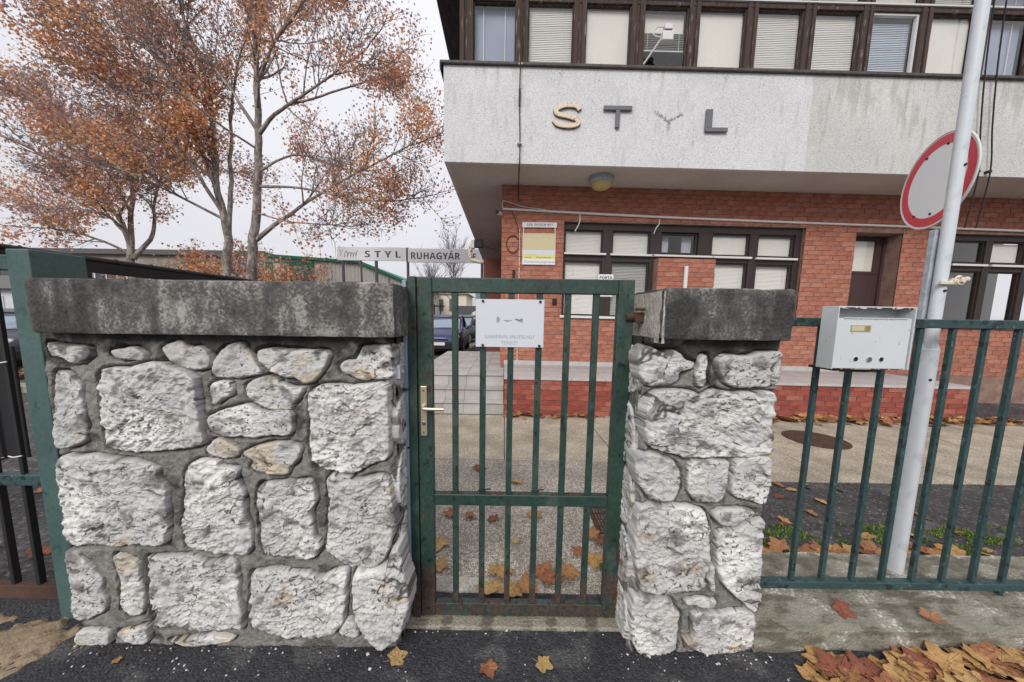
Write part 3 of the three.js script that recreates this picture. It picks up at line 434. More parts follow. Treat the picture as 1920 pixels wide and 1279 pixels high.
// ---------------------------------------------------------------- pedestrian gate
{
  const gz = -1.52, gu = (g) => uvm(g, [1.2, 1.8], 0.45, 0);
  const post = thing('gate_post', 'narrow green steel gate post against the end of the stone wall', 'post', [-0.405, 0, gz]);
  put(post, 'post_tube', gu(rb(-0.424, -0.386, -0.02, 1.634, gz - 0.05, gz + 0.002, 0.004)), M.green);
  const bs = put(post, 'edge_strip', [rb(-0.441, -0.4245, 0.30, 0.86, gz - 0.03, gz + 0.015, 0.002), rb(-0.441, -0.4245, 0.875, 1.13, gz - 0.03, gz + 0.013, 0.002), rb(-0.441, -0.4245, 1.145, 1.395, gz - 0.03, gz + 0.015, 0.002), rb(-0.441, -0.4245, 1.41, 1.615, gz - 0.03, gz + 0.012, 0.002)], M.blueStrip, 0.5);
  bs.userData.label = 'faded blue edge strip';
  const G = thing('pedestrian_gate', 'green steel pedestrian gate with vertical bars and rusting lower frame', 'gate', [0.09, 0.02, gz]);
  const d0 = gz - 0.04, d1 = gz;
  put(G, 'stile', gu(rb(-0.382, -0.316, 0.02, 1.632, d0, d1, 0.005)), M.green);
  put(G, 'stile', gu(rb(0.492, 0.562, 0.02, 1.632, d0, d1, 0.005)), M.green);
  put(G, 'rail', gu(rb(-0.316, 0.492, 1.566, 1.631, d0 + 0.001, d1 - 0.001, 0.005)), M.green);
  put(G, 'rail', gu(rb(-0.316, 0.492, 0.588, 0.643, d0 + 0.001, d1 - 0.001, 0.005)), M.green);
  put(G, 'rail', gu(rb(-0.316, 0.492, 0.021, 0.086, d0 + 0.001, d1 - 0.001, 0.005)), M.green);
  for (const x of [-0.218, -0.094, 0.029, 0.153, 0.277, 0.401]) { put(G, 'bar', gu(rb(x - 0.0135, x + 0.0135, 0.643, 1.566, d0 + 0.007, d1 - 0.007, 0.003)), M.green); put(G, 'bar', gu(rb(x - 0.0135, x + 0.0135, 0.086, 0.588, d0 + 0.007, d1 - 0.007, 0.003)), M.green); }
  const plate = put(G, 'handle_plate', rb(-0.371, -0.341, 0.925, 1.155, d1 + 0.0005, d1 + 0.009, 0.004), M.brass); plate.userData.label = 'brass lock plate';
  put(G, 'screw', cyl(-0.356, 1.135, d1 + 0.01, 0.005, 0.003, 'z', 10), M.chrome); put(G, 'screw', cyl(-0.356, 0.945, d1 + 0.01, 0.005, 0.003, 'z', 10), M.chrome); put(G, 'lock_cylinder', cyl(-0.356, 0.985, d1 + 0.011, 0.0085, 0.006, 'z', 14), M.chrome);
  put(G, 'handle', tube([[-0.356, 1.062, d1 + 0.008], [-0.356, 1.062, d1 + 0.035], [-0.352, 1.062, d1 + 0.046], [-0.335, 1.062, d1 + 0.05], [-0.27, 1.061, d1 + 0.05], [-0.258, 1.061, d1 + 0.05]], [0.010, 0.0085, 0.008, 0.0078, 0.0075, 0.006], 12, 24), M.brass);
  for (const x of [-0.094, 0.153]) put(G, 'cable_tie', tube([[x - 0.017, 0.665, d1 - 0.004], [x - 0.015, 0.664, d1 + 0.002], [x + 0.015, 0.666, d1 + 0.002], [x + 0.018, 0.668, d1 - 0.004], [x + 0.038, 0.678, d1 + 0.01]], 0.003, 6, 16), M.black);
  // camera notice fixed to the bars
  const face = canvasTex(1024, 720, (g, w, h) => {
    g.fillStyle = '#cfd3d8'; g.fillRect(0, 0, w, h);
    const im = g; im.textAlign = 'center'; im.fillStyle = 'rgba(120,128,140,0.62)';
    const word = (t, y, px) => { g.font = 'bold ' + px + 'px sans-serif'; g.save(); g.translate(w / 2, y); g.scale(0.86, 1); g.fillText(t, 0, 0); g.restore(); };
    word('KAMERÁVAL MEGFIGYELT', 590, 74); word('TERÜLET', 682, 74);
    // what is left of the faded camera picture
    g.fillStyle = 'rgba(70,74,84,0.5)'; for (const [x, y, a, b, r] of [[325, 300, 16, 55, 0.1], [350, 310, 8, 40, 0.2], [455, 318, 40, 10, 0.1], [492, 322, 30, 8, -0.5], [530, 318, 20, 7, 0.3], [640, 306, 60, 14, 0.25], [660, 322, 60, 10, 0.4], [690, 300, 26, 18, 0.4], [610, 300, 22, 7, -0.6]]) { g.save(); g.translate(x, y); g.rotate(r); g.beginPath(); g.ellipse(0, 0, a, b, 0, 0, 7); g.fill(); g.restore(); }
    // letters weathered away in patches
    g.fillStyle = 'rgba(207,211,216,0.75)'; for (let i = 0; i < 420; i++) { g.fillRect(rr(100, 930), rr(520, 700), rr(3, 22), rr(2, 9)); } for (let i = 0; i < 130; i++) g.fillRect(rr(280, 760), rr(240, 370), rr(3, 20), rr(2, 7));
    for (let i = 0; i < 90; i++) { g.fillStyle = 'rgba(90,84,76,' + rr(0.05, 0.25) + ')'; g.fillRect(rr(0, w), rr(0, h), rr(1, 5), rr(1, 8)); }
  });
  const S = thing('camera_notice', 'faded white sheet-metal notice fixed across the gate bars', 'sign', [0.024, 1.333, -1.505]);
  put(S, 'sheet', rb(-0.125, 0.172, 1.333, 1.54, -1.518, -1.512, 0.002), M.sheetWhite);
  const pl = new THREE.PlaneGeometry(0.291, 0.2045); pl.translate(0.0235, 1.4365, -1.5112); put(S, 'print', pl, std({ map: face, roughness: 0.45 }));
  for (const [x, y] of [[-0.094, 1.532], [0.153, 1.532], [-0.094, 1.341], [0.153, 1.341]]) put(S, 'bolt', cyl(x, y, -1.509, 0.006, 0.006, 'z', 8), M.darkSteel);
}
// ---------------------------------------------------------------- fence, its base, the mailbox, the pole
{
  const fz = -1.60;
  // base wall
  const g = new THREE.BoxGeometry(3.6, 0.2, 0.46, 240, 16, 36), p = g.attributes.position, col = [];
  for (let i = 0; i < p.count; i++) {
    let x = p.getX(i) + 2.93, y = p.getY(i), z = p.getZ(i) - 1.62; const f = (z + 1.85) / 0.46, n = fbm(x * 7, y * 5, z * 7, 4);
    if (y > 0.05) y = mix(0.138, 0.084, f) + n * 0.014 + fbm(x * 30, 0, z * 30, 3) * 0.008 - (y < 0.099 ? 0.02 : 0); else y = mix(-0.05, y + 0.02, 0.5);
    if (z > -1.4) { z += n * 0.02 + (y > 0.06 ? -0.012 : 0) + sm(1.6, 1.1, x) * 0.01; }
    p.setXYZ(i, x, y, z); const m = sm(0.0, 0.2, fbm(x * 8, z * 8, 4, 4) - 0.02); col.push(...mix3([1, 1, 1], [0.74, 0.73, 0.62], m * 0.4));
  }
  g.setAttribute('color', new THREE.Float32BufferAttribute(col, 3)); g.computeVertexNormals();
  const B = thing('fence_base', 'low mossy concrete base wall under the green fence', 'wall', [2.93, 0, -1.62]);
  put(B, 'footing', uvm(g, 0.8), M.base);

  const F = thing('bar_fence', 'green steel bar fence standing on the low concrete base', 'fence', [1.9, 0.13, fz]);
  const d0 = fz - 0.02, d1 = fz + 0.02;
  put(F, 'rail', rb(1.105, 4.6, 1.440, 1.481, d0, d1, 0.004), M.greenFence, 0.9);
  put(F, 'rail', rb(1.105, 4.6, 0.138, 0.176, d0, d1, 0.004), M.greenFence, 0.9);
  for (let i = 0; i < 21; i++) { const x = 1.456 + i * 0.1512; put(F, 'bar', uvm(rb(x - 0.010, x + 0.010, i === 7 || i === 15 ? 0.05 : 0.176, 1.440, d0 + 0.009, d1 - 0.009, 0.003), 0.9, rr(0, 5), rr(0, 5)), M.greenFence); }

  // mailbox
  const mb = thing('mailbox', 'white metal mailbox with open slot and chipped rim hung on the fence', 'mailbox', [1.52, 1.267, -1.5]);
  const x0 = 1.361, x1 = 1.68, y0 = 1.268, y1 = 1.528, zb = -1.502, zf = -1.432, t = 0.004;
  put(mb, 'side_panel', rb(x0, x0 + t, y0, y1, zb, zf + 0.006, 0.0015), M.boxPaint, 0.6);
  put(mb, 'side_panel', rb(x1 - t, x1, y0, y1, zb, zf + 0.006, 0.0015), M.boxPaint, 0.6);
  put(mb, 'back_panel', bx(x0 + t, x1 - t, y0 + t, y1 - t, zb, zb + t), M.boxPaint, 0.6);
  put(mb, 'bottom_panel', bx(x0 + t, x1 - t, y0, y0 + t, zb, zf - 0.003), M.boxRust, 0.2);
  put(mb, 'top_panel', [rb(x0 + t, x1 - t, y1 - t, y1, zb, zf - 0.004, 0.0015)], M.boxPaint, 0.6);
  const sh = new THREE.Shape(); sh.moveTo(x0 + t, y1 - t); for (let i = 0; i <= 40; i++) { const x = mix(x0 + t, x1 - t, i / 40); sh.lineTo(x, y1 - t - 0.002 - 0.008 * clamp(fbm(x * 26, 3, 1, 4) * 1.8 + 0.3)); } sh.lineTo(x1 - t, y1 - t);
  const lip = new THREE.ExtrudeGeometry(sh, { depth: 0.002, bevelEnabled: false }); lip.translate(0, 0, zf - 0.004); put(mb, 'rim', lip, M.boxRust, 0.15);
  const door = put(mb, 'door', [rb(x0 + 0.008, x1 - 0.008, y0 + 0.004, y1 - 0.048, zf - 0.004, zf, 0.0015), rb(x0 + 0.03, x1 - 0.03, y1 - 0.050, y1 - 0.046, zf - 0.002, zf + 0.004, 0.0015)], M.boxPaint, 0.6);
  const hole = (x) => { const h = new THREE.Mesh(cyl(x - 1.52, 1.311 - 1.267, zf + 0.0006 + 1.5, 0.0105, 0.0016, 'z', 24), M.black); h.name = 'vent_hole'; door.add(h); const r = new THREE.Mesh(new THREE.TorusGeometry(0.0105, 0.0012, 6, 24), M.boxPaint); r.position.set(x - 1.52, 1.311 - 1.267, zf + 1.501); r.name = 'vent_hole_rim'; door.add(r); };
  hole(1.461); hole(1.567);
  const lk = new THREE.Mesh(merge([cyl(1.514 - 1.52, 1.311 - 1.267, zf + 0.003 + 1.5, 0.010, 0.007, 'z', 20)]), M.chrome); lk.name = 'lock'; door.add(lk);
  const tg = new THREE.Mesh(rb(1.423 - 1.52, 1.506 - 1.52, 1.425 - 1.267, 1.452 - 1.267, zf + 1.5, zf + 1.5025, 0.001), std({ roughness: 0.5, map: canvasTex(128, 40, (g, w, h) => { g.fillStyle = '#a99f72'; g.fillRect(0, 0, w, h); g.fillStyle = '#c4bda0'; g.fillRect(8, 6, 76, 28); g.fillStyle = '#8a7f55'; g.fillRect(92, 5, 28, 30); }) })); tg.name = 'name_tag'; door.add(tg);
  for (const x of [1.452, 1.515, 1.58]) { const q = new THREE.Mesh(tube([[x - 0.012 - 1.52, 1.474 - 1.267, zf + 1.5008], [x - 1.52, 1.479 - 1.267, zf + 1.5025], [x + 0.012 - 1.52, 1.474 - 1.267, zf + 1.5008]], 0.0012, 5, 8), M.boxPaint); q.name = 'hinge_bead'; door.add(q); }
  put(mb, 'bracket', [rb(1.40, 1.60, y0 - 0.012, y0 - 0.0005, -1.582, -1.46, 0.002)], M.rustSteel, 0.3);

  // sign pole: a stout painted foot tube, a slimmer tube above
  const px = 2.150, pz = -1.75;
  const pole = thing('sign_pole', 'pale grey steel sign pole rising behind the green fence', 'pole', [px, 0.12, pz]);
  put(pole, 'foot_tube', [cyl(px, 0.72, pz, 0.037, 1.22, 'y', 28), cyl(px, 1.345, pz, 0.037, 0.03, 'y', 28, 0.028)], M.polePaint, 0.5);
  put(pole, 'upper_tube', tube([[px - 0.008, 1.34, pz + 0.009], [px - 0.011, 2.0, pz + 0.009], [px - 0.028, 3.4, pz + 0.009]], 0.0245, 28, 10), M.polePaint, 0.5);
  put(pole, 'backing_channel', [rb(px - 0.040, px - 0.010, 1.36, 1.92, pz - 0.045, pz - 0.016, 0.005)], M.galv, 0.5);
  for (const y of [1.18, 1.62, 2.2]) put(pole, 'screw', cyl(px - 0.012, y, pz + 0.035, 0.006, 0.008, 'z', 8), M.darkSteel);

  // round prohibition sign turned away from the street
  const R = 0.236, sg = thing('round_sign', 'round white sign with a broad red rim mounted on the pole', 'sign', [2.29, 2.21, -1.95]); sg.rotation.set(-0.03, 1.25 + Math.PI, 0, 'YXZ');
  const disc = cyl(0, 0, 0, R, 0.004, 'z', 64); obj('disc', disc, std({ color: C(244, 246, 247), roughness: 0.4 }), sg);
  const ring = (a, b, z) => { const s = new THREE.Shape(); s.absarc(0, 0, b, 0, Math.PI * 2); const h = new THREE.Path(); h.absarc(0, 0, a, 0, Math.PI * 2, true); s.holes.push(h); const q = new THREE.ExtrudeGeometry(s, { depth: 0.0012, bevelEnabled: false, curveSegments: 64 }); q.translate(0, 0, z); return q; };
  obj('red_rim', ring(R * 0.77, R * 0.96, 0.0022), std({ color: C(222, 76, 90), roughness: 0.4 }), sg);
  obj('folded_edge', new THREE.TorusGeometry(R, 0.005, 8, 64), std({ color: C(206, 206, 206), roughness: 0.4 }), sg);
  for (const [a, r] of [[1.35, 0.76], [2.1, 0.74], [4.1, 0.78], [4.75, 0.70]]) obj('rivet', cyl(Math.cos(a) * R * r, Math.sin(a) * R * r, 0.004, 0.006, 0.006, 'z', 8), M.darkSteel, sg);

  // old bracket lamp on the pole
  const lm = thing('bracket_lamp', 'small rusty cream bracket fitting sticking out of the pole', 'lamp', [2.17, 1.66, -1.69]);
  put(lm, 'arm', [rb(2.10, 2.17, 1.648, 1.666, -1.718, -1.700, 0.004), rb(2.15, 2.215, 1.660, 1.680, -1.716, -1.702, 0.004)], M.cream, 0.2);
  put(lm, 'reflector', [cyl(2.18, 1.667, -1.695, 0.026, 0.010, 'z', 24, 0.020), cyl(2.18, 1.667, -1.686, 0.015, 0.012, 'z', 20, 0.010)], M.cream, 0.2);
  put(lm, 'cap', [cyl(2.217, 1.675, -1.708, 0.013, 0.020, 'x', 14)], M.cream, 0.2);
}
// ---------------------------------------------------------------- office building
const BZ = -6.35, FZ = -5.492, SOF = 3.737;
const unit = new THREE.BoxGeometry(1, 1, 1);
function layBricks(x0, x1, y0, y1, rowH, L, holes, order) {   // returns clipped bricks [xa, xb, ya, yb]
  const out = []; let row = 0; const j = 0.011;
  for (let y = y0; y < y1 - 0.01; y += rowH, row++) {
    const ya = y + j / 2, yb = Math.min(y + rowH - j / 2, y1 - 0.003); if (yb - ya < 0.015) continue;
    for (let x = x0 - (row % 2 ? L / 2 : 0) - (row % 4 > 1 ? L / 4 : 0); x < x1; x += L) {
      let segs = [[Math.max(x0, x + j / 2), Math.min(x1, x + L - j / 2)]];
      for (const [hx0, hx1, hy0, hy1] of holes) if (yb > hy0 && ya < hy1) segs = segs.flatMap(([a, b]) => { const r = []; if (a < hx0) r.push([a, Math.min(b, hx0)]); if (b > hx1) r.push([Math.max(a, hx1), b]); return r; });
      for (const [a, b] of segs) if (b - a > 0.03) out.push([a, b, ya, yb]);
    }
  }
  return out;
}
{
  const B = thing('office_building', 'brick and white roughcast office building with an overhanging upper floor', 'building', [3, 0, -6.35]); const FALL = B.userData.fall = 0.0125;
  const sub = (parent, name, geos, m, tile) => { let g = Array.isArray(geos) ? merge(geos) : geos; if (tile) g = uvm(g, tile); lean(g, FALL); g.translate(-B.position.x, 0, 6.35); return obj(name, g, m, parent); };
  const RX = 12.5;
  // ---- brick ground floor
  const holes = [[1.03, 5.30, 1.485, 3.15], [6.2, 7.03, 0.5, 3.1], [7.93, 11.6, 1.485, 3.12]];
  const inHole = (x, y) => holes.some(h => x > h[0] && x < h[1] && y > h[2] && y < h[3]);
  const xs = [-0.066, 1.03, 5.30, 6.2, 7.03, 7.93, 11.6, RX], ys = [0.0, 0.5, 1.485, 3.1, 3.12, 3.15, SOF - 0.002], core = [];
  for (let i = 0; i < xs.length - 1; i++) for (let j = 0; j < ys.length - 1; j++) if (!inHole((xs[i] + xs[i + 1]) / 2, (ys[j] + ys[j + 1]) / 2)) core.push(bx(xs[i], xs[i + 1], ys[j], ys[j + 1], BZ - 0.36, BZ - 0.007));
  core.push(bx(-0.066, 0.24, 0, SOF - 0.002, -17, BZ - 0.361));
  put(B, 'wall', core, M.joint, 0.5);
  const br = layBricks(-0.07, RX, 0.585, SOF - 0.004, 0.0808, 0.262, holes);
  // the projecting pier under the middle light of the window
  const pier = layBricks(2.675, 3.684, 1.18, 2.545, 0.0808, 0.262, []).map(b => [...b, 0.12]);
  put(B, 'pier_core', bx(2.68, 3.679, 0.58, 2.543, BZ - 0.12, BZ + 0.113), M.joint, 0.5);
  const seen = [...br, ...pier].map(b => { const cx = (b[0] + b[1]) / 2, cy = (b[2] + b[3]) / 2; const vis = (cx < 1.03) || (cy > 2.5) || (cx > 5.2 && cx < 6.3 && cy > 1.2) || (cx > 6.9 && cx < 8 && cy > 1.0) || b[4]; return { b, k: (vis ? 0 : 100) + Math.hypot(cx - 1.5, cy - 2.2) + (b[1] - b[0] < 0.1 ? 3 : 0) }; }).sort((a, c) => a.k - c.k);
  const rest = [], restCol = [];
  seen.forEach(({ b }, i) => {
    const m = Math.floor(rnd() * 7), w = b[1] - b[0], h = b[3] - b[2], d = 0.02, z = BZ + (b[4] || 0) - d / 2 + rr(-0.0015, 0.0015);
    if (i < 300) { const q = obj('brick', unit, M.bricks[m], B); q.scale.set(w, h, d); q.position.set((b[0] + b[1]) / 2 - 3, (b[2] + b[3]) / 2 - FALL * (b[0] + b[1]) / 2, z + 6.35); q.rotation.z = -FALL; }
    else { const g = new THREE.BoxGeometry(w, h, d).translate((b[0] + b[1]) / 2, (b[2] + b[3]) / 2, z); const c = M.bricks[m].color, n = g.attributes.position.count; g.setAttribute('color', new THREE.Float32BufferAttribute(Array.from({ length: n }, () => [c.r, c.g, c.b]).flat(), 3)); rest.push(g); }
  });
  for (const b of layBricks(6.35, 16.9, 0.6, SOF - 0.004, 0.0808, 0.262, [])) { const g = bx(-0.072 - rr(0, 0.001), -0.055, b[2], b[3], -b[1], -b[0]), c = M.bricks[Math.floor(rnd() * 7)].color; g.setAttribute('color', new THREE.Float32BufferAttribute(Array.from({ length: 24 }, () => [c.r, c.g, c.b]).flat(), 3)); rest.push(g); }
  for (const b of layBricks(2.8, 3.6, 1.3, 2.5, 0.0808, 0.262, [])) { }
  put(B, 'brickwork', rest, M.brickMix).userData.kind = 'stuff';
  // ---- rooms behind the windows
  put(B, 'room_wall', [bx(0.3, RX, 0.5, SOF - 0.003, -9.1, -9.0), bx(-0.5, RX, 5.0, 6.7, -8.6, -8.5), bx(0.3, RX, 0.5, 0.56, -9, BZ - 0.37)], M.roomWall);
  // ---- overhang
  const slabs = [bx(-0.934, RX, SOF, SOF + 0.2, -17, FZ - 0.06)];
  put(B, 'soffit', slabs, M.soffit, 1.6);
  put(B, 'fascia', uvm(merge([bx(-0.936, 4.452, SOF - 0.004, 5.058, FZ - 0.06, FZ), bx(-0.936, -0.88, SOF - 0.004, 5.058, -17, FZ - 0.061)]), 2.4, 0.4, 0.2), M.render);
  const fo = put(B, 'fascia', uvm(bx(4.453, RX, SOF - 0.004, 5.058, FZ - 0.06, FZ - 0.002), 2.4, 1.3, 0.9), M.renderOld); fo.userData.label = 'older greyer stretch of the white fascia';
  put(B, 'sill', [rb(-0.985, RX, 5.060, 5.098, FZ - 0.3, FZ + 0.045, 0.006), rb(-0.985, -0.6, 5.060, 5.097, -17, FZ - 0.301, 0.006), bx(-0.986, -0.972, 4.99, 5.06, -6.3, FZ + 0.045)], M.flashing, 0.8);
  // ---- upper window band
  const WZ = FZ - 0.07;
  const mull = [[-0.709, -0.515], [0.107, 0.285], [0.945, 1.124], [1.776, 1.97], [2.614, 2.769], [3.451, 3.599], [4.28, 4.435], [5.117, 5.264], [5.961, 6.116], [6.785, 6.951], [7.62, 7.78], [8.46, 8.62], [9.3, 9.46], [10.1, 10.3]];
  for (const [a, b] of mull) { const w = b - a; put(B, 'mullion', [rb(a, a + w * 0.36, 5.098, 6.62, WZ - 0.1, WZ + 0.012, 0.004), rb(a + w * 0.36, a + w * 0.64, 5.098, 6.62, WZ - 0.12, WZ - 0.012, 0.003), rb(a + w * 0.64, b, 5.098, 6.62, WZ - 0.1, WZ + 0.010, 0.004)], M.oldWood, [0.5, 2]); }
  put(B, 'head_rail', [rb(-0.515, 10.1, 5.975, 6.04, WZ - 0.1, WZ - 0.004, 0.004)], M.oldWood, [2, 0.5]);
  put(B, 'ledge_strip', rb(-0.51, 10.1, 6.042, 6.066, WZ - 0.08, WZ + 0.02, 0.003), M.whitePaint);
  put(B, 'roof', [bx(-1.2, RX, 6.62, 6.95, -17, FZ + 0.35), bx(-0.7, -0.52, 5.1, 6.62, -17, WZ - 0.13), bx(10.3, RX, 5.098, 6.62, -8, WZ), bx(0, RX, 4.0, 5.06, -16.9, -8.7), bx(-0.5, RX, 4.9, 5.0, -8.7, FZ - 0.07)], M.flashing, 1);
  const slats = (x0, x1, y0, y1, z, pitch, w, tilt) => { const gs = []; for (let y = y1; y > y0; y -= pitch) { const g = new THREE.BoxGeometry(x1 - x0, 0.0012, w); g.rotateX(tilt + rr(-0.05, 0.05)); g.rotateZ(rr(-0.0015, 0.0015)); g.translate((x0 + x1) / 2, y, z); gs.push(g); } gs.push(bx(x0, x1, y0 - 0.012, y0, z - 0.012, z + 0.012)); for (const f of [0.12, 0.88]) gs.push(bx(mix(x0, x1, f) - 0.002, mix(x0, x1, f) + 0.002, y0, y1, z + w * 0.4, z + w * 0.4 + 0.002)); return gs; };
  const folds = (x0, x1, y0, y1, z, n = 14) => { const g = new THREE.PlaneGeometry(x1 - x0, y1 - y0, n * 8, 4), p = g.attributes.position; for (let i = 0; i < p.count; i++) p.setZ(i, Math.sin((p.getX(i) / (x1 - x0) + 0.5) * n * 6.28 + Math.sin(p.getX(i) * 9)) * 0.014); g.computeVertexNormals(); g.translate((x0 + x1) / 2, (y0 + y1) / 2, z); return g; };
  function light(x0, x1, y0, y1, z, fw, wood, cover, woodTile) {
    const fr = put(B, 'window', [rb(x0, x0 + fw, y0, y1, z - 0.05, z, 0.003), rb(x1 - fw, x1, y0, y1, z - 0.05, z, 0.003), rb(x0 + fw, x1 - fw, y1 - fw, y1, z - 0.05, z - 0.0005, 0.003), rb(x0 + fw, x1 - fw, y0, y0 + fw, z - 0.05, z - 0.0005, 0.003)], wood, woodTile || [0.5, 2]);
    const a = x0 + fw, b = x1 - fw, c = y0 + fw, d = y1 - fw;
    sub(fr, 'pane', bx(a, b, c, d, z - 0.03, z - 0.026), M.glass);
    const bz = z - 0.075;
    if (cover === 'blind') sub(fr, 'blind', slats(a - 0.01, b + 0.01, c, d, bz, 0.024, 0.028, 1.2), M.blind);
    if (cover === 'blindgrey') sub(fr, 'blind', slats(a - 0.01, b + 0.01, c, d, bz, 0.027, 0.028, 0.95), M.blindGrey);
    if (cover === 'shade') { sub(fr, 'roller_shade', bx(a - 0.015, b + 0.015, c - 0.01, d - rr(0.0, 0.03), bz, bz + 0.002), M.shade, 0.9); }
    if (cover === 'half') { sub(fr, 'blind', slats(a, b, mix(c, d, 0.38), mix(c, d, 0.66), bz, 0.024, 0.018, 0.3), M.blind); sub(fr, 'roller_shade', bx(a, b, mix(c, d, 0.70), d, bz - 0.04, bz - 0.038), M.shade, 0.9); }
    if (cover === 'curtain') { sub(fr, 'curtain', [folds(a, mix(a, b, 0.3), c, d, bz - 0.08, 6), folds(mix(a, b, 0.72), b, c, d, bz - 0.08, 6)], M.curtain); }
    if (cover === 'net') sub(fr, 'blind', slats(a, b, c, d - 0.05, bz - 0.02, 0.024, 0.027, 1.1), M.blindBlue);
    if (cover === 'blue') { sub(fr, 'screen', bx(a, b, c, d, bz - 0.05, bz - 0.048), M.reflectBlue, 0.9); for (const f of [0.22, 0.76]) sub(fr, 'cord', bx(mix(a, b, f) - 0.005, mix(a, b, f) + 0.005, c, d, bz - 0.02, bz - 0.018), M.whitePaint); }  // blue: flat panel added to stand for the bluish reflection in the pane
    return fr;
  }
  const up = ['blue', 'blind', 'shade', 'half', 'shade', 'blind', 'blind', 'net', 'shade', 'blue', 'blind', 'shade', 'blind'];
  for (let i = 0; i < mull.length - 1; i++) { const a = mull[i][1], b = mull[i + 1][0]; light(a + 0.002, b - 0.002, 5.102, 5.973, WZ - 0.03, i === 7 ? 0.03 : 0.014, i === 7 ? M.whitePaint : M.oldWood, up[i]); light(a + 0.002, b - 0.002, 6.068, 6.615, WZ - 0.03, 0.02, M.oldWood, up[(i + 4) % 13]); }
  // ---- ground floor windows
  const LZ = BZ - 0.10, st = [2, 0.5];
  const fix = (name, g, m, t) => put(B, name, g, m, t);
  fix('window_frame', [rb(1.03, 1.062, 1.51, 3.15, LZ - 0.09, LZ + 0.03, 0.003), rb(5.19, 5.30, 1.51, 3.15, LZ - 0.09, LZ + 0.03, 0.003), rb(1.062, 5.19, 3.03, 3.15, LZ - 0.09, LZ + 0.029, 0.003), rb(1.745, 1.915, 1.51, 3.03, LZ - 0.09, LZ + 0.028, 0.003), rb(2.60, 2.79, 1.51, 3.03, LZ - 0.09, LZ + 0.027, 0.003), rb(3.46, 3.71, 1.51, 3.03, LZ - 0.09, LZ + 0.026, 0.003), rb(4.38, 4.53, 1.51, 3.03, LZ - 0.09, LZ + 0.028, 0.003),
    rb(1.062, 1.745, 2.49, 2.62, LZ - 0.09, LZ + 0.02, 0.003), rb(1.915, 2.60, 2.49, 2.62, LZ - 0.09, LZ + 0.02, 0.003), rb(2.79, 3.46, 2.52, 2.65, LZ - 0.09, LZ + 0.02, 0.003), rb(3.71, 4.38, 2.52, 2.65, LZ - 0.09, LZ + 0.02, 0.003), rb(4.53, 5.19, 2.51, 2.64, LZ - 0.09, LZ + 0.02, 0.003)], M.darkWood, [0.5, 1]);
  for (const [a, b, y] of [[1.05, 1.80, 2.61], [1.88, 2.66, 2.61], [2.62, 3.72, 2.612], [3.70, 4.41, 2.612], [4.49, 5.23, 2.608]]) fix('drip_strip', rb(a, b, y - 0.017, y + 0.017, LZ + 0.03, LZ + 0.085, 0.004), M.whitePaint);
  light(1.064, 1.743, 2.622, 3.028, LZ, 0.018, M.darkWood, 'blind'); light(1.917, 2.598, 2.622, 3.028, LZ, 0.022, M.darkWood, 'blind');
  light(2.792, 3.458, 2.652, 3.028, LZ - 0.02, 0.035, M.darkWood, 'curtain'); light(3.712, 4.378, 2.652, 3.028, LZ, 0.018, M.darkWood, 'shade'); light(4.532, 5.188, 2.642, 3.028, LZ, 0.026, M.darkWood, 'shade');
  light(1.064, 1.743, 1.512, 2.488, LZ, 0.022, M.darkWood, 'blind'); light(1.917, 2.598, 1.512, 2.488, LZ, 0.022, M.darkWood, 'blindgrey');
  light(3.712, 4.378, 1.512, 2.518, LZ, 0.022, M.darkWood, 'blind'); light(4.532, 5.188, 1.512, 2.508, LZ, 0.026, M.darkWood, 'blind');
  fix('window_sill', rb(1.0, 2.69, 1.462, 1.507, LZ - 0.05, BZ + 0.05, 0.006), M.whitePaint); fix('window_sill', rb(3.67, 5.32, 1.462, 1.507, LZ - 0.05, BZ + 0.05, 0.006), M.whitePaint);
  fix('pipe', cyl(3.16, 2.16, BZ + 0.155, 0.035, 0.5, 'y', 14), M.whitePaint).userData.label = 'short white pipe on the brick pier';
  // right-hand window
  fix('window_frame', [rb(7.93, 8.03, 1.51, 3.12, LZ - 0.09, LZ + 0.03, 0.003), rb(8.03, 11.6, 3.02, 3.12, LZ - 0.09, LZ + 0.029, 0.003), ...[8.62, 9.34, 10.05, 10.75].map(x => rb(x, x + 0.12, 1.51, 3.02, LZ - 0.09, LZ + 0.028, 0.003)), ...[[8.03, 8.62], [8.74, 9.34], [9.46, 10.05], [10.17, 10.75], [10.87, 11.6]].map(([a, b]) => rb(a, b, 2.49, 2.64, LZ - 0.09, LZ + 0.02, 0.003))], M.darkWood, [0.5, 1]);
  [[8.03, 8.62], [8.74, 9.34], [9.46, 10.05], [10.17, 10.75], [10.87, 11.6]].forEach(([a, b], i) => { fix('drip_strip', rb(a - 0.02, b + 0.03, 2.575, 2.61, LZ + 0.03, LZ + 0.08, 0.004), M.whitePaint); light(a + 0.002, b - 0.002, 2.642, 3.018, LZ, 0.02, M.darkWood, i === 1 ? 'shade' : null); light(a + 0.002, b - 0.002, 1.512, 2.488, LZ, 0.02, M.darkWood, i > 2 ? 'shade' : null); });
  fix('window_sill', rb(7.9, 11.63, 1.462, 1.507, LZ - 0.05, BZ + 0.05, 0.006), M.whitePaint);
  // door in its recess
  const dr = fix('door', [rb(6.28, 6.98, 0.60, 2.42, BZ - 0.34, BZ - 0.29, 0.004), bx(6.202, 6.28, 0.585, 3.098, BZ - 0.36, BZ - 0.26), bx(6.98, 7.028, 0.585, 3.098, BZ - 0.36, BZ - 0.26), rb(6.28, 6.98, 2.42, 2.47, BZ - 0.35, BZ - 0.28, 0.004), rb(6.28, 6.98, 3.02, 3.098, BZ - 0.35, BZ - 0.28, 0.004), rb(6.88, 6.98, 2.47, 3.02, BZ - 0.35, BZ - 0.285, 0.004)], M.doorWood, [0.5, 1]);
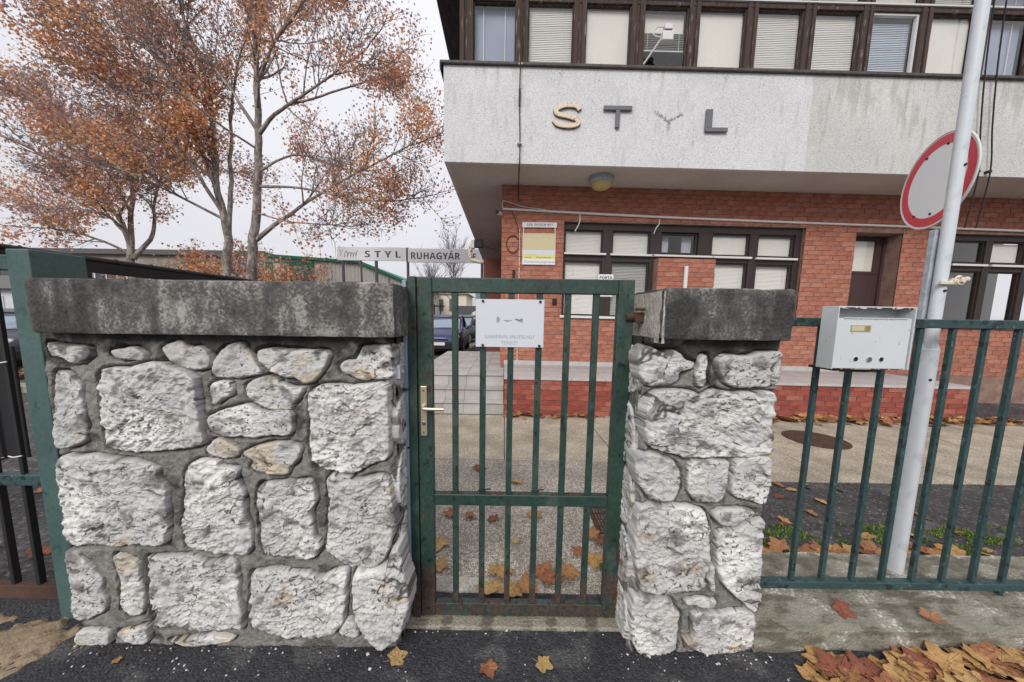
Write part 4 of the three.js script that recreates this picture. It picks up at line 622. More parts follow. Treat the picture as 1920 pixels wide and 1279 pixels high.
  sub(dr, 'pane', bx(6.28, 6.88, 2.47, 3.02, BZ - 0.315, BZ - 0.31), M.glass); sub(dr, 'pane_film', bx(6.28, 6.88, 2.47, 3.02, BZ - 0.335, BZ - 0.33), M.shade, 0.9);
  // ---- small fittings fixed to the building
  fix('cable_duct', tube([[-0.06, 3.325, BZ + 0.02], [2.7, 3.258, BZ + 0.02], [6.95, 3.21, BZ + 0.02], [11, 3.17, BZ + 0.02]], 0.02, 8, 24), M.whitePaint);
  fix('cable', tube([[-0.055, 3.325, BZ + 0.02], [-0.06, 3.45, BZ + 0.02], [0.3, 3.37, BZ + 0.015], [0.7, 3.33, BZ + 0.02]], 0.007, 6, 20), M.whitePaint); fix('cable', tube([[1.29, 3.27, BZ + 0.02], [1.30, 3.2, BZ + 0.03], [1.28, 3.1, BZ + 0.05], [1.22, 2.98, BZ + 0.02]], 0.010, 6, 16), M.whitePaint); fix('cable', tube([[2.69, 3.22, BZ + 0.02], [2.69, 3.14, BZ + 0.03], [2.64, 3.07, BZ + 0.04], [2.62, 2.98, BZ + 0.0]], 0.010, 6, 16), M.whitePaint);
  fix('cable', [tube([[0.10, 3.30, BZ + 0.012], [0.2, 3.05, BZ + 0.014], [0.235, 2.85, BZ + 0.012], [0.22, 2.66, BZ + 0.02], [0.12, 2.58, BZ + 0.02], [0.02, 2.68, BZ + 0.02], [0.04, 2.83, BZ + 0.02], [0.15, 2.88, BZ + 0.02], [0.24, 2.8, BZ + 0.012]], 0.007, 6, 60)], std({ color: C(70, 48, 42) }));
  fix('cable', tube([[0.245, 3.0, BZ + 0.012], [0.25, 2.3, BZ + 0.012], [0.245, 1.2, BZ + 0.012], [0.24, 0.62, BZ + 0.012]], 0.009, 6, 12), M.cream, 0.3);
  fix('meter_strip', rb(0.13, 0.17, 2.05, 2.29, BZ + 0.001, BZ + 0.03, 0.004), M.black);
  fix('intercom', rb(0.86, 0.935, 1.69, 1.80, BZ + 0.001, BZ + 0.035, 0.006), M.black);
  const lp = fix('soffit_lamp', [cyl(1.54, SOF - 0.035, -5.93, 0.20, 0.07, 'y', 36), cyl(1.54, SOF - 0.085, -5.93, 0.17, 0.03, 'y', 36, 0.195)], M.galv, 0.4); lp.userData.label = 'round ceiling lamp with yellowed bowl, unlit';
  { const g = new THREE.SphereGeometry(0.165, 32, 12, 0, Math.PI * 2, Math.PI / 2, Math.PI / 2); g.scale(1, 0.62, 1); g.translate(1.54, SOF - 0.098, -5.93); sub(lp, 'bowl', g, std({ color: C(196, 176, 112), roughness: 0.35 })); }
  // rafters' ends and a wing further back along the drive side
  put(B, 'rear_wing', [bx(-0.62, -0.08, 0.0, 3.1, -17.0, -10.2)], std({ color: C(112, 72, 62), roughness: 0.95 }));
  put(B, 'downpipe', [tube([[-0.99, 3.72, -11.0], [-1.06, 3.6, -11.0], [-1.06, 3.2, -11.0], [-0.9, 3.12, -11.0], [-0.4, 3.1, -11.0]], 0.06, 10, 20)], M.cream, 0.5);

  // ---- things mounted on the front
  const cm = thing('security_camera', 'small white bullet camera at the brick corner under the cable duct', 'camera', [-0.13, 3.24, BZ]);
  put(cm, 'housing', [tube([[-0.075, 3.25, BZ - 0.02], [-0.12, 3.25, BZ + 0.02], [-0.155, 3.245, BZ + 0.12]], [0.016, 0.034, 0.036], 14)], M.whitePaint); put(cm, 'lens', cyl(-0.156, 3.245, BZ + 0.123, 0.026, 0.01, 'z', 16), M.black);
  const fl = thing('floodlight', 'small dark floodlight on an arm under the soffit', 'lamp', [-0.5, 2.95, -7.2]);
  put(fl, 'arm', tube([[-0.075, 2.72, -7.0], [-0.3, 2.80, -7.1], [-0.46, 2.86, -7.15]], 0.012, 8), M.darkSteel); put(fl, 'housing', [rb(-0.62, -0.45, 2.82, 2.98, -7.25, -7.12, 0.01)], M.darkSteel); put(fl, 'glass_front', rb(-0.68, -0.622, 2.80, 2.96, -7.25, -7.11, 0.01), M.sheetWhite);
  const wl = thing('window_floodlight', 'white floodlight on a slanting rod in front of the upstairs window', 'lamp', [1.96, 5.1, FZ + 0.04]);
  put(wl, 'rod', tube([[1.955, 5.098, FZ + 0.02], [2.05, 5.22, FZ + 0.13], [2.12, 5.31, FZ + 0.2]], 0.013, 8), M.whitePaint);
  put(wl, 'housing', [rb(2.12, 2.27, 5.27, 5.39, FZ + 0.14, FZ + 0.24, 0.012), rb(2.15, 2.26, 5.42, 5.49, FZ + 0.15, FZ + 0.22, 0.01)], M.whitePaint); put(wl, 'hinge', bx(2.155, 2.255, 5.39, 5.42, FZ + 0.16, FZ + 0.21), M.black);
  put(wl, 'cable', tube([[2.16, 5.47, FZ + 0.18], [2.06, 5.47, FZ + 0.17], [2.01, 5.40, FZ + 0.16], [2.08, 5.35, FZ + 0.17], [2.13, 5.34, FZ + 0.18]], 0.008, 6, 24), M.whitePaint);
  const lc = thing('lightning_conductor', 'thin rusty lightning wire running down the white fascia left of the letters', 'wire', [0.18, 0.6, FZ]);
  put(lc, 'wire', tube([[0.18, 6.6, FZ + 0.04], [0.178, 5.15, FZ + 0.06], [0.172, 4.64, FZ + 0.04], [0.19, 3.99, FZ + 0.04], [0.19, 3.73, FZ + 0.02], [0.2, 3.72, -5.9], [0.21, 3.70, BZ + 0.03], [0.22, 3.45, BZ + 0.03]], 0.008, 6, 60), M.rustSteel, 0.3);
  for (const y of [5.07, 4.0]) put(lc, 'clip', [rb(0.15, 0.215, y - 0.012, y + 0.012, FZ, FZ + 0.05, 0.004)], M.galv, 0.3); put(lc, 'joint_sleeve', tube([[0.175, 4.74, FZ + 0.045], [0.172, 4.5, FZ + 0.042]], 0.014, 8), M.darkSteel);
  for (const [i, x] of [[0, 6.80], [1, 6.97]]) { const w = thing('hanging_wire', i ? 'right of two dark wires hanging down the fascia behind the sign pole' : 'left of two dark wires hanging down the fascia behind the sign pole', 'wire', [x, 2.9, FZ + 0.04], 'wires hanging down the right fascia'); put(w, 'strand', tube([[x, 6.7, FZ + 0.05], [x + 0.02, 5.15, FZ + 0.07], [x + 0.12, 4.3, FZ + 0.05], [x + 0.2, 3.7, FZ + 0.05], [x + 0.22, 2.9, FZ - 0.02]], 0.009, 6, 40), M.black); put(w, 'clip', rb(x + 0.17, x + 0.22, 3.68, 3.71, FZ, FZ + 0.06, 0.004), M.darkSteel); }

  // ---- the letters on the fascia
  const grey = std({ color: C(104, 106, 110), roughness: 0.6 }), rustCream = std({ roughness: 0.8, map: tex(256, 256, (u, v) => { const a = pf(u, v, 12, 12, 5, 3); return mix3([222, 206, 186], [140, 90, 70], sm(0.62, 0.8, a) * 0.8); }) });
  const LZ0 = FZ + 0.012, LD = 0.034;
  const lt = thing('sign_letter', 'dark grey metal letter T on the white fascia', 'letter', [1.61, 4.235, FZ], 'letters left on the white fascia'); put(lt, 'stem', rb(1.585, 1.645, 4.235, 4.472, LZ0, LZ0 + LD, 0.004), grey); put(lt, 'bar', rb(1.405, 1.82, 4.4725, 4.53, LZ0, LZ0 + LD, 0.004), grey);
  const ll = thing('sign_letter', 'grey metal letter L on the white fascia', 'letter', [3.07, 4.2, FZ], 'letters left on the white fascia'); put(ll, 'stem', rb(2.905, 3.0, 4.2525, 4.50, LZ0, LZ0 + LD, 0.004), grey); put(ll, 'bar', rb(2.905, 3.235, 4.197, 4.252, LZ0, LZ0 + LD, 0.004), grey);
  const ls = thing('sign_letter', 'cream letter S with rust stains at the left end of the fascia', 'letter', [0.87, 4.25, FZ], 'letters left on the white fascia');
  { const c = new THREE.CatmullRomCurve3([[1.055, 4.475], [1.02, 4.515], [0.93, 4.535], [0.80, 4.52], [0.715, 4.47], [0.72, 4.425], [0.82, 4.395], [0.94, 4.37], [1.03, 4.33], [1.035, 4.285], [0.95, 4.255], [0.83, 4.255], [0.73, 4.28], [0.69, 4.325]].map(p => new THREE.Vector3(p[0], p[1], 0))).getPoints(70), s = new THREE.Shape(), L = [], Rr = [];
    c.forEach((p, i) => { const t = new THREE.Vector3().subVectors(c[Math.min(70, i + 1)], c[Math.max(0, i - 1)]).normalize(), w = 0.031 - 0.006 * Math.abs(t.x); L.push([p.x - t.y * w, p.y + t.x * w]); Rr.unshift([p.x + t.y * w, p.y - t.x * w]); });
    [...L, ...Rr].forEach((p, i) => i ? s.lineTo(...p) : s.moveTo(...p)); const g = new THREE.ExtrudeGeometry(s, { depth: LD - 0.006, bevelEnabled: true, bevelSize: 0.003, bevelThickness: 0.003, bevelSegments: 2 }); g.translate(0, 0, LZ0); put(ls, 'face', g, rustCream, 0.35); put(ls, 'back_rim', (() => { const q = new THREE.ExtrudeGeometry(s, { depth: 0.01, bevelEnabled: true, bevelSize: 0.009, bevelThickness: 0.002, bevelSegments: 1 }); q.translate(0, 0, FZ + 0.004); return q; })(), M.rustSteel, 0.2); }
  // dirt and old glue where the letter Y has come off
  const yg = []; for (let i = 0; i < 150; i++) { const k = rnd(); let x, y; if (k < 0.4) { const t = rnd(); x = mix(2.18, 2.375, t); y = mix(4.5, 4.375, t); } else if (k < 0.8) { const t = rnd(); x = mix(2.575, 2.385, t); y = mix(4.485, 4.375, t); } else { const t = rnd(); x = 2.375; y = mix(4.375, 4.23, t * t); } const g = new THREE.CircleGeometry(rr(0.003, 0.011) * (k < 0.8 ? 1 : 0.8), 6); g.scale(rr(0.6, 1.8), rr(0.5, 1), 1); g.rotateZ(rr(-1, 1)); g.translate(x + rr(-0.02, 0.02), y + rr(-0.02, 0.02), FZ + 0.003 + i * 0.00002); yg.push(g); }
  put(B, 'letter_stain', yg, std({ color: C(150, 146, 143) })).userData.label = 'dirty outline where the letter Y is missing';

  // ---- board beside the window
  const board = canvasTex(512, 620, (g, w, h) => { g.fillStyle = '#c8bd98'; g.fillRect(0, 0, w, h); g.fillStyle = '#cdd2da'; g.fillRect(0, 330, w, 80); g.fillStyle = '#cfd0b0'; g.fillRect(0, 410, w, 60); g.fillStyle = '#c9c36a'; g.fillRect(30, 420, 190, 24); g.fillStyle = '#d8d266'; g.fillRect(0, 455, w, 50); g.fillStyle = '#6b6030'; g.font = 'bold 34px sans-serif'; g.fillText('Gál Bt.', 40, 492); g.fillText('könyvelőiroda', 215, 492); g.fillStyle = '#dfe0e4'; g.fillRect(0, 505, w, 115); g.fillStyle = '#4a4a55'; g.font = '62px serif'; g.fillText('Üzemanyagvásár', 24, 588); });
  const cb = thing('company_board', 'white framed board with beige, yellow and white name panels on the brick corner', 'sign', [0.6, 2.375, BZ]);
  put(cb, 'panel', rb(0.30, 0.885, 2.38, 2.92, BZ + 0.012, BZ + 0.022, 0.002), M.whitePaint);
  const pb = new THREE.PlaneGeometry(0.575, 0.53); pb.translate(0.5925, 2.65, BZ + 0.0228); put(cb, 'print', pb, std({ map: board, roughness: 0.6 }));
  put(cb, 'top_panel', rb(0.29, 0.90, 3.02, 3.108, BZ + 0.012, BZ + 0.022, 0.002), M.whitePaint);
  const pt = new THREE.PlaneGeometry(0.6, 0.08); pt.translate(0.595, 3.064, BZ + 0.0228); put(cb, 'print', pt, std({ map: canvasTex(512, 68, (g, w, h) => { g.fillStyle = '#dcdde0'; g.fillRect(0, 0, w, h); g.fillStyle = '#5c5c66'; g.font = 'bold 50px sans-serif'; g.textAlign = 'center'; g.fillText('GÁD DESIGN KFT', w / 2, 52, 480); }), roughness: 0.6 }));
  for (const x of [0.315, 0.87]) put(cb, 'hanger', rb(x - 0.008, x + 0.008, 2.92, 3.02, BZ + 0.012, BZ + 0.020, 0.002), M.whitePaint);
  const po = thing('porter_sign', 'small white sign reading PORTA in the ground floor window', 'sign', [1.83, 2.12, LZ + 0.03]);
  put(po, 'plate', rb(1.685, 1.965, 2.12, 2.24, LZ + 0.031, LZ + 0.037, 0.002), M.whitePaint); const pp = new THREE.PlaneGeometry(0.27, 0.11); pp.translate(1.825, 2.18, LZ + 0.0378); put(po, 'print', pp, std({ roughness: 0.6, map: canvasTex(256, 104, (g, w, h) => { g.fillStyle = '#dedede'; g.fillRect(0, 0, w, h); g.fillStyle = '#2c2c30'; g.font = 'bold 70px sans-serif'; g.textAlign = 'center'; g.fillText('PORTA', w / 2, 78, 236); }) }));
  const pn2 = thing('window_notice', 'blank white notice stuck low on the window post above the gate sign', 'sign', [1.84, 1.85, LZ + 0.03]); put(pn2, 'sheet', rb(1.73, 1.96, 1.84, 1.93, LZ + 0.031, LZ + 0.035, 0.001), M.whitePaint);
}
// ---------------------------------------------------------------- brick terrace and tiled steps
{
  const T = thing('brick_terrace', 'low red brick terrace with tiled top in front of the office', 'terrace', [3.5, 0, -5.7]); const TF = T.userData.fall = 0.008;
  put(T, 'core', bx(0.012, 7.0, -0.05, 0.535, BZ + 0.001, -5.062), M.joint, 0.5);
  for (const b of layBricks(0.008, 7.0, 0.0, 0.536, 0.0775, 0.262, [])) { const q = obj('brick', unit, M.plinthBricks[Math.floor(rnd() * 5)], T); q.scale.set(b[1] - b[0], b[3] - b[2], 0.03); q.rotation.z = -TF; q.position.set((b[0] + b[1]) / 2 - 3.5, (b[2] + b[3]) / 2 - TF * (b[0] + b[1]) / 2, -5.067 + 5.7 + rr(-0.002, 0.002)); }
  let i = 0; for (let x = 0.004; x < 7.0; x += 0.5) for (const [a, b] of [[-5.5, -5.035], [-5.93, -5.506], [BZ + 0.004, -5.936]]) put(T, 'tile', uvm(rb(x + 0.002, x + 0.497, 0.538, 0.577 - rr(0, 0.001), a, b, 0.003), 0.5, rr(0, 5), rr(0, 5)), M.tile[i++ % 3]);
  put(T, 'skirting', bx(0.0, 6.19, 0.578, 0.66, BZ + 0.001, BZ + 0.014), M.tile[1], 0.5);
  // stairs at the left end
  const S = thing('tiled_steps', 'three grey tiled steps up to the landing left of the terrace', 'stairs', [-0.75, 0, -5.3]);
  put(S, 'core', [bx(-1.5, 0.0, -0.05, 0.172, -5.6, -5.06), bx(-1.5, 0.0, 0.172, 0.336, -5.6, -5.262), bx(-1.5, 0.0, -0.05, 0.5, -9.2, -5.575)], M.grout, 0.5);
  const steps = [[0, 0.172, -5.05, -5.245], [0.178, 0.336, -5.245, -5.552], [0.342, 0.504, -5.552, -9.2]];
  steps.forEach(([y0, y1, z, zb], k) => { for (let x = -1.5; x < -0.01; x += 0.3) { put(S, 'tile', uvm(rb(x + 0.002, x + 0.298, y0 + 0.002, y1 - 0.001, z - 0.014, z, 0.002), 0.5, rr(0, 5), rr(0, 5)), M.tile[(i++) % 3]); for (let q = z + 0.028, n = 0; q > zb + 0.02; n++) { const e = Math.max(zb, q - 0.3); put(S, 'tile', uvm(rb(x + 0.002, x + 0.298, y1, y1 + 0.010, e + 0.003, q, 0.002), 0.5, rr(0, 5), rr(0, 5)), M.tile[(i++) % 3]); q = e; } } });
  put(S, 'edge_trim', [bx(0.0005, 0.0035, 0, 0.17, -5.55, -5.05)], M.whitePaint);
}
// ---------------------------------------------------------------- vehicle gate at the left
{
  const gz = -1.52;
  const P = thing('vehicle_gate_post', 'deep pale green steel post beside the left end of the stone wall', 'post', [-2.05, 0, -1.62]);
  put(P, 'box_post', rb(-2.112, -2.012, -0.05, 1.722, -1.705, -1.50, 0.006), M.greenPale, 1.1);
  const G = thing('vehicle_gate', 'green steel vehicle gate with dark bars and black screening left of the wall', 'gate', [-3.4, 0.07, gz]);
  put(G, 'rail', rb(-5.0, -2.118, 1.636, 1.70, gz - 0.04, gz, 0.005), M.greenPale, 0.9);
  put(G, 'rail', rb(-5.0, -2.118, 0.655, 0.708, gz - 0.04, gz, 0.005), M.greenFence, 0.9);
  put(G, 'rail', rb(-5.0, -2.118, 0.078, 0.148, gz - 0.04, gz, 0.005), M.rustSteel, 0.9);
  for (let i = 0; i < 20; i++) { const x = -2.232 - i * 0.122; put(G, 'bar', rb(x - 0.009, x + 0.009, 0.708, 1.636, gz - 0.029, gz - 0.011, 0.003), M.darkSteel); put(G, 'bar', rb(x - 0.009, x + 0.009, 0.148, 0.655, gz - 0.034, gz - 0.006, 0.003), M.darkSteel); }
  put(G, 'screening', bx(-5.0, -2.225, 0.775, 1.30, gz - 0.046, gz - 0.043), M.screen, 0.2);
  for (const y of [0.80, 1.235]) put(G, 'wire_tie', tube([[-2.262, y, gz + 0.002], [-2.24, y - 0.004, gz + 0.004], [-2.2, y + 0.002, gz + 0.002]], 0.003, 6, 8), M.whitePaint);
  // open leaf folded back into the yard
  const L = thing('open_gate_leaf', 'black-railed gate leaf swung open into the yard behind the stone wall', 'gate', [-2.25, 0, -3.0]);
  put(L, 'top_tube', tube([[-2.25, 1.745, -1.3], [-2.25, 1.742, -5.6]], 0.014, 12), M.darkSteel);
  put(L, 'screen_roll', bx(-2.264, -2.236, 1.672, 1.729, -5.6, -1.3), M.black);
  for (const z of [-1.9, -2.3, -2.52, -3.1, -3.9, -4.7, -5.55]) put(L, 'upright', rb(-2.265, -2.235, 0.05, 1.672, z - 0.015, z + 0.015, 0.003), M.darkSteel);
  put(L, 'lower_tube', tube([[-2.25, 0.74, -1.95], [-2.25, 0.74, -5.6]], 0.02, 10), M.darkSteel);
  put(L, 'lower_tube', tube([[-2.25, 0.10, -1.95], [-2.25, 0.10, -5.6]], 0.02, 10), M.darkSteel);
  for (let i = 0; i < 10; i++) { const z = -1.45 - i * 0.2; put(L, 'wire_tie', new THREE.TorusGeometry(0.0165, 0.0022, 6, 14).translate(-2.25, 1.7445, z), M.black); }
}
// ---------------------------------------------------------------- drain, manhole, edging, sand
{
  const D = thing('drain_grate', 'rusty slotted drain grate in the path behind the gate', 'grate', [0.75, 0, -2.38]);
  const x0 = 0.66, x1 = 0.96, z0 = -2.55, z1 = -2.21;
  put(D, 'frame', [bx(x0, x1, -0.03, 0.006, z0, z0 + 0.02), bx(x0, x1, -0.03, 0.006, z1 - 0.02, z1), bx(x0, x0 + 0.02, -0.03, 0.006, z0 + 0.02, z1 - 0.02), bx(x1 - 0.02, x1, -0.03, 0.006, z0 + 0.02, z1 - 0.02)], M.rustSteel, 0.3);
  for (let i = 0; i < 12; i++) { const x = x0 + 0.032 + i * 0.0215; put(D, 'slat', bx(x - 0.0065, x + 0.0065, -0.02, 0.004, z0 + 0.02, z1 - 0.02), M.rustSteel, 0.3); }
  put(D, 'cross_bar', [-2.30, -2.38, -2.46].map(z => bx(x0 + 0.02, x1 - 0.02, -0.02, 0.002, z - 0.006, z + 0.006)), M.rustSteel, 0.3);
  put(D, 'pit', bx(x0, x1, -0.028, -0.024, z0, z1), M.black);
  const C0 = thing('manhole_cover', 'round rusty iron manhole cover set in the courtyard slabs', 'manhole', [3.87, 0, -4.15]);
  put(C0, 'ring', [cyl(3.87, 0.002, -4.15, 0.33, 0.012, 'y', 48)], M.rustSteel, 0.4); put(C0, 'lid', [cyl(3.87, 0.006, -4.15, 0.295, 0.014, 'y', 48), ...Array.from({ length: 9 }, (_, i) => bx(3.87 - Math.sqrt(Math.max(0.001, 0.07 - Math.pow((i - 4) * 0.06, 2))), 3.87 + Math.sqrt(Math.max(0.001, 0.07 - Math.pow((i - 4) * 0.06, 2))), 0.0131, 0.017, -4.15 + (i - 4) * 0.06 - 0.012, -4.15 + (i - 4) * 0.06 + 0.012))], M.rustSteel, 0.4);
  const E = thing('steel_edging', 'dark steel edging strip lying across the asphalt behind the fence', 'edging', [3.6, 0, -2.35]);
  put(E, 'strip', (() => { const g = new RoundedBoxGeometry(1.3, 0.045, 0.03, 2, 0.004); g.rotateY(0.715); g.translate(3.78, 0.012, -2.18); return g; })(), M.darkSteel, 0.5);
  // sand spilled at the foot of the green post
  const g = new THREE.PlaneGeometry(1.0, 0.5, 100, 50), p = g.attributes.position; g.rotateX(-Math.PI / 2);
  for (let i = 0; i < p.count; i++) { const x = p.getX(i), z = p.getZ(i), r = Math.hypot(x / 0.30, z / 0.17) + fbm(x * 11, z * 11, 5, 4) * 1.5; p.setXYZ(i, x - 2.14, -0.012 + 0.026 * sm(1.0, 0.3, r) + fbm(x * 34, z * 34, 1, 3) * 0.010, z - 1.38); } g.computeVertexNormals();
  tag(obj('sand_heap', uvm(g, 0.5), std({ map: tex(256, 256, (u, v) => { const a = pf(u, v, 8, 8, 4, 3), f = pf(u, v, 100, 100, 1, 5); return mix3([112, 98, 80], [168, 148, 120], a * 0.6 + f * 0.4); }), bumpMap: M.mortar.bumpMap, bumpScale: 0.006 })), 'small heap of tan sand at the foot of the pale green post', 'sand', null, 'stuff');
}
// ---------------------------------------------------------------- cars
function makeCar(name, label, paint, pos, turn, group) {
  const c = thing(name, label, 'car', pos, group, turn);   // the car points along its own +z
  const body = std({ color: paint, roughness: 0.3, metalness: 0.2 }), glass = std({ color: C(150, 164, 178), roughness: 0.08, metalness: 0.6 }), dark = std({ color: C(24, 24, 26), roughness: 0.7 });
  // loft across the length: [z, half width low, half width high, y low, y shoulder]
  const sec = [[2.02, 0.62, 0.56, 0.28, 0.60], [1.95, 0.74, 0.66, 0.22, 0.74], [1.55, 0.82, 0.76, 0.20, 0.86], [0.95, 0.84, 0.80, 0.20, 0.95], [0.2, 0.84, 0.81, 0.20, 0.98], [-1.2, 0.84, 0.80, 0.20, 1.0], [-1.85, 0.80, 0.74, 0.22, 1.0], [-2.0, 0.70, 0.62, 0.30, 0.92]];
  const ringOf = ([z, wl, wh, yl, ys], n = 6) => { const r = []; for (const s of [1, -1]) { const a = [[wl * 0.92, yl], [wl, yl + 0.12], [wl + 0.01, (yl + ys) / 2], [wh + 0.02, ys - 0.08], [wh - 0.06, ys], [wh * 0.4, ys + 0.02]]; if (s < 0) a.reverse(); for (const [x, y] of a) r.push([s * x, y, z]); } return r; };
  const loft = (rings) => { const pos = [], idx = [], n = rings[0].length; rings.forEach(r => r.forEach(p => pos.push(...p))); for (let i = 0; i < rings.length - 1; i++) for (let j = 0; j < n; j++) { const a = i * n + j, b = i * n + (j + 1) % n; idx.push(a, a + n, b, b, a + n, b + n); } for (const [k, f] of [[0, 1], [rings.length - 1, 0]]) for (let j = 1; j < n - 1; j++) f ? idx.push(k * n, k * n + j, k * n + j + 1) : idx.push(k * n, k * n + j + 1, k * n + j); const g = new THREE.BufferGeometry(); g.setAttribute('position', new THREE.Float32BufferAttribute(pos, 3)); g.setIndex(idx); g.computeVertexNormals(); g.setAttribute('uv', new THREE.Float32BufferAttribute(new Float32Array(pos.length / 3 * 2), 2)); return g; };
  obj('body', loft(sec.map(s => ringOf(s))), body, c);
  const top = [[0.92, 0.72, 0.94], [0.2, 0.66, 1.40], [-0.5, 0.65, 1.46], [-1.3, 0.64, 1.42], [-1.82, 0.66, 0.99]];
  const cab = (o, dy) => top.map(([z, w, y]) => { const lo = 0.93; return [[w + 0.06 + o, lo, z], [w + o, y - 0.05 + dy, z], [w - 0.08, y + dy, z], [-(w - 0.08), y + dy, z], [-(w + o), y - 0.05 + dy, z], [-(w + 0.06 + o), lo, z]]; });
  obj('cabin_glass', loft(cab(0, 0)), glass, c);
  obj('roof', loft([[0.26, 0.62, 1.385], [-0.5, 0.63, 1.478], [-1.36, 0.61, 1.42]].map(([z, w, y]) => [[w, y, z], [w - 0.1, y + 0.02, z], [-(w - 0.1), y + 0.02, z], [-w, y, z], [-w, y - 0.03, z], [w, y - 0.03, z]])), body, c);
  for (const s of [-1, 1]) { obj('pillar', tube([[s * 0.79, 0.94, 0.9], [s * 0.665, 1.40, 0.2]], 0.03, 6), body, c); obj('pillar', tube([[s * 0.745, 0.95, -0.45], [s * 0.66, 1.42, -0.45]], 0.035, 6), dark, c);
    const hl = obj('headlight', new THREE.SphereGeometry(1, 16, 10).scale(0.16, 0.085, 0.09).translate(s * 0.56, 0.70, 1.9), std({ color: C(205, 208, 214), roughness: 0.1, metalness: 0.4 }), c); hl.rotation.y = s * 0.03;
    obj('mirror', new THREE.SphereGeometry(1, 12, 8).scale(0.09, 0.07, 0.05).translate(s * 0.92, 1.0, 0.62), body, c); obj('tail_light', new THREE.SphereGeometry(1, 12, 8).scale(0.09, 0.14, 0.05).translate(s * 0.62, 0.85, -1.93), std({ color: C(150, 24, 28), roughness: 0.3 }), c);
    for (const z of [1.3, -1.25]) { const w = obj('wheel', (() => { const g = new THREE.CylinderGeometry(0.30, 0.30, 0.19, 28); g.rotateZ(Math.PI / 2); g.translate(s * 0.76, 0.30, z); return g; })(), dark, c); const rim = new THREE.Mesh((() => { const g = new THREE.CylinderGeometry(0.19, 0.19, 0.2, 20); g.rotateZ(Math.PI / 2); g.translate(s * 0.765, 0.30, z); return g; })(), std({ color: C(150, 152, 156), roughness: 0.4, metalness: 0.7 })); rim.name = 'rim'; w.add(rim); } }
  obj('grille', rb(-0.36, 0.36, 0.575, 0.64, 1.99, 2.03, 0.01), dark, c); obj('bumper', rb(-0.66, 0.66, 0.24, 0.52, 1.93, 2.06, 0.05, 3), dark, c);
  obj('number_plate', rb(-0.26, 0.26, 0.40, 0.51, 2.062, 2.07, 0.004), std({ color: C(222, 224, 226), roughness: 0.5 }), c);
  obj('windscreen_wiper', tube([[-0.5, 0.965, 0.93], [0.0, 0.985, 0.9], [0.35, 0.985, 0.9]], 0.012, 6), dark, c);
  return shade(c);
}
makeCar('parked_car', 'dark blue hatchback parked facing the gate beyond the steps', C(62, 74, 108), [-2.42, -0.016, -14.4], 0.02, 'cars parked in the yard');
makeCar('parked_car', 'black hatchback parked behind the dark blue hatchback', C(22, 21, 23), [-2.3, -0.016, -19.3], -0.25, 'cars parked in the yard');
makeCar('parked_car', 'dark grey car partly hidden by the pale green post at far left', C(44, 47, 56), [-13.2, -0.016, -9.6], 1.1, 'cars parked in the yard');
// ---------------------------------------------------------------- overhead company sign across the drive
{
  const z = -17.5, S = thing('overhead_sign', 'long grey overhead sign with dark lettering on steel posts across the drive', 'sign', [-4.8, 0, z]);
  const steel = std({ color: C(92, 92, 98), roughness: 0.6, metalness: 0.3 }), pan = std({ color: C(228, 228, 232), roughness: 0.5 });
  put(S, 'panel', rb(-8.27, -4.88, 4.07, 4.72, z - 0.06, z, 0.01), pan); put(S, 'panel', rb(-4.79, -1.05, 4.02, 4.69, z - 0.06, z, 0.01), pan);
  const txt = (t, x0, x1, y0, y1, f, sx) => { const tx = canvasTex(1024, 180, (g, w, h) => { g.fillStyle = '#e2e2e6'; g.fillRect(0, 0, w, h); f(g, w, h, t); }); const q = new THREE.PlaneGeometry(x1 - x0, y1 - y0); q.translate((x0 + x1) / 2, (y0 + y1) / 2, z + 0.004); put(S, 'print', q, std({ map: tx, roughness: 0.6 })); };
  txt('STYL', -8.25, -4.9, 4.09, 4.70, (g, w, h) => { g.fillStyle = '#3c3c48'; g.font = 'bold 128px sans-serif'; g.textBaseline = 'middle'; let x = 400; for (const c of 'STYL') { g.save(); g.translate(x, h / 2 + 4); g.scale(1.45, 1); g.fillText(c, 0, 0); g.restore(); x += 152; } g.strokeStyle = '#55555f'; g.lineWidth = 8; g.beginPath(); g.moveTo(30, 40); g.lineTo(60, 80); g.lineTo(36, 120); g.stroke(); g.beginPath(); g.moveTo(100, 140); g.bezierCurveTo(120, 20, 150, 40, 150, 140); g.bezierCurveTo(160, 60, 190, 40, 196, 130); g.bezierCurveTo(210, 60, 230, 50, 236, 130); g.bezierCurveTo(250, 60, 270, 50, 276, 130); g.lineTo(300, 40); g.stroke(); });
  txt('RUHAGYÁR', -4.77, -1.07, 4.04, 4.67, (g, w, h) => { g.fillStyle = '#3c3c48'; g.font = 'bold 128px sans-serif'; g.textBaseline = 'middle'; g.fillText('RUHAGYÁR', 24, h / 2 + 6, 740); g.font = 'bold 112px sans-serif'; g.fillText('F', 868, h / 2 + 8); });
  for (const [x, r] of [[-8.05, 0.07], [-7.15, 0.05], [-6.4, 0.08], [-4.83, 0.07], [-1.15, 0.07]]) put(S, 'post', cyl(x, 2.35, z - 0.12, r, 4.75, 'y', 12), steel);
  put(S, 'brace', [tube([[-8.05, 4.0, z - 0.12], [-7.8, 4.05, z - 0.12], [-7.25, 3.95, z - 0.12], [-7.15, 3.7, z - 0.12]], 0.035, 8, 14), rb(-8.0, -7.2, 3.0, 3.05, z - 0.14, z - 0.1, 0.005)], steel);
}
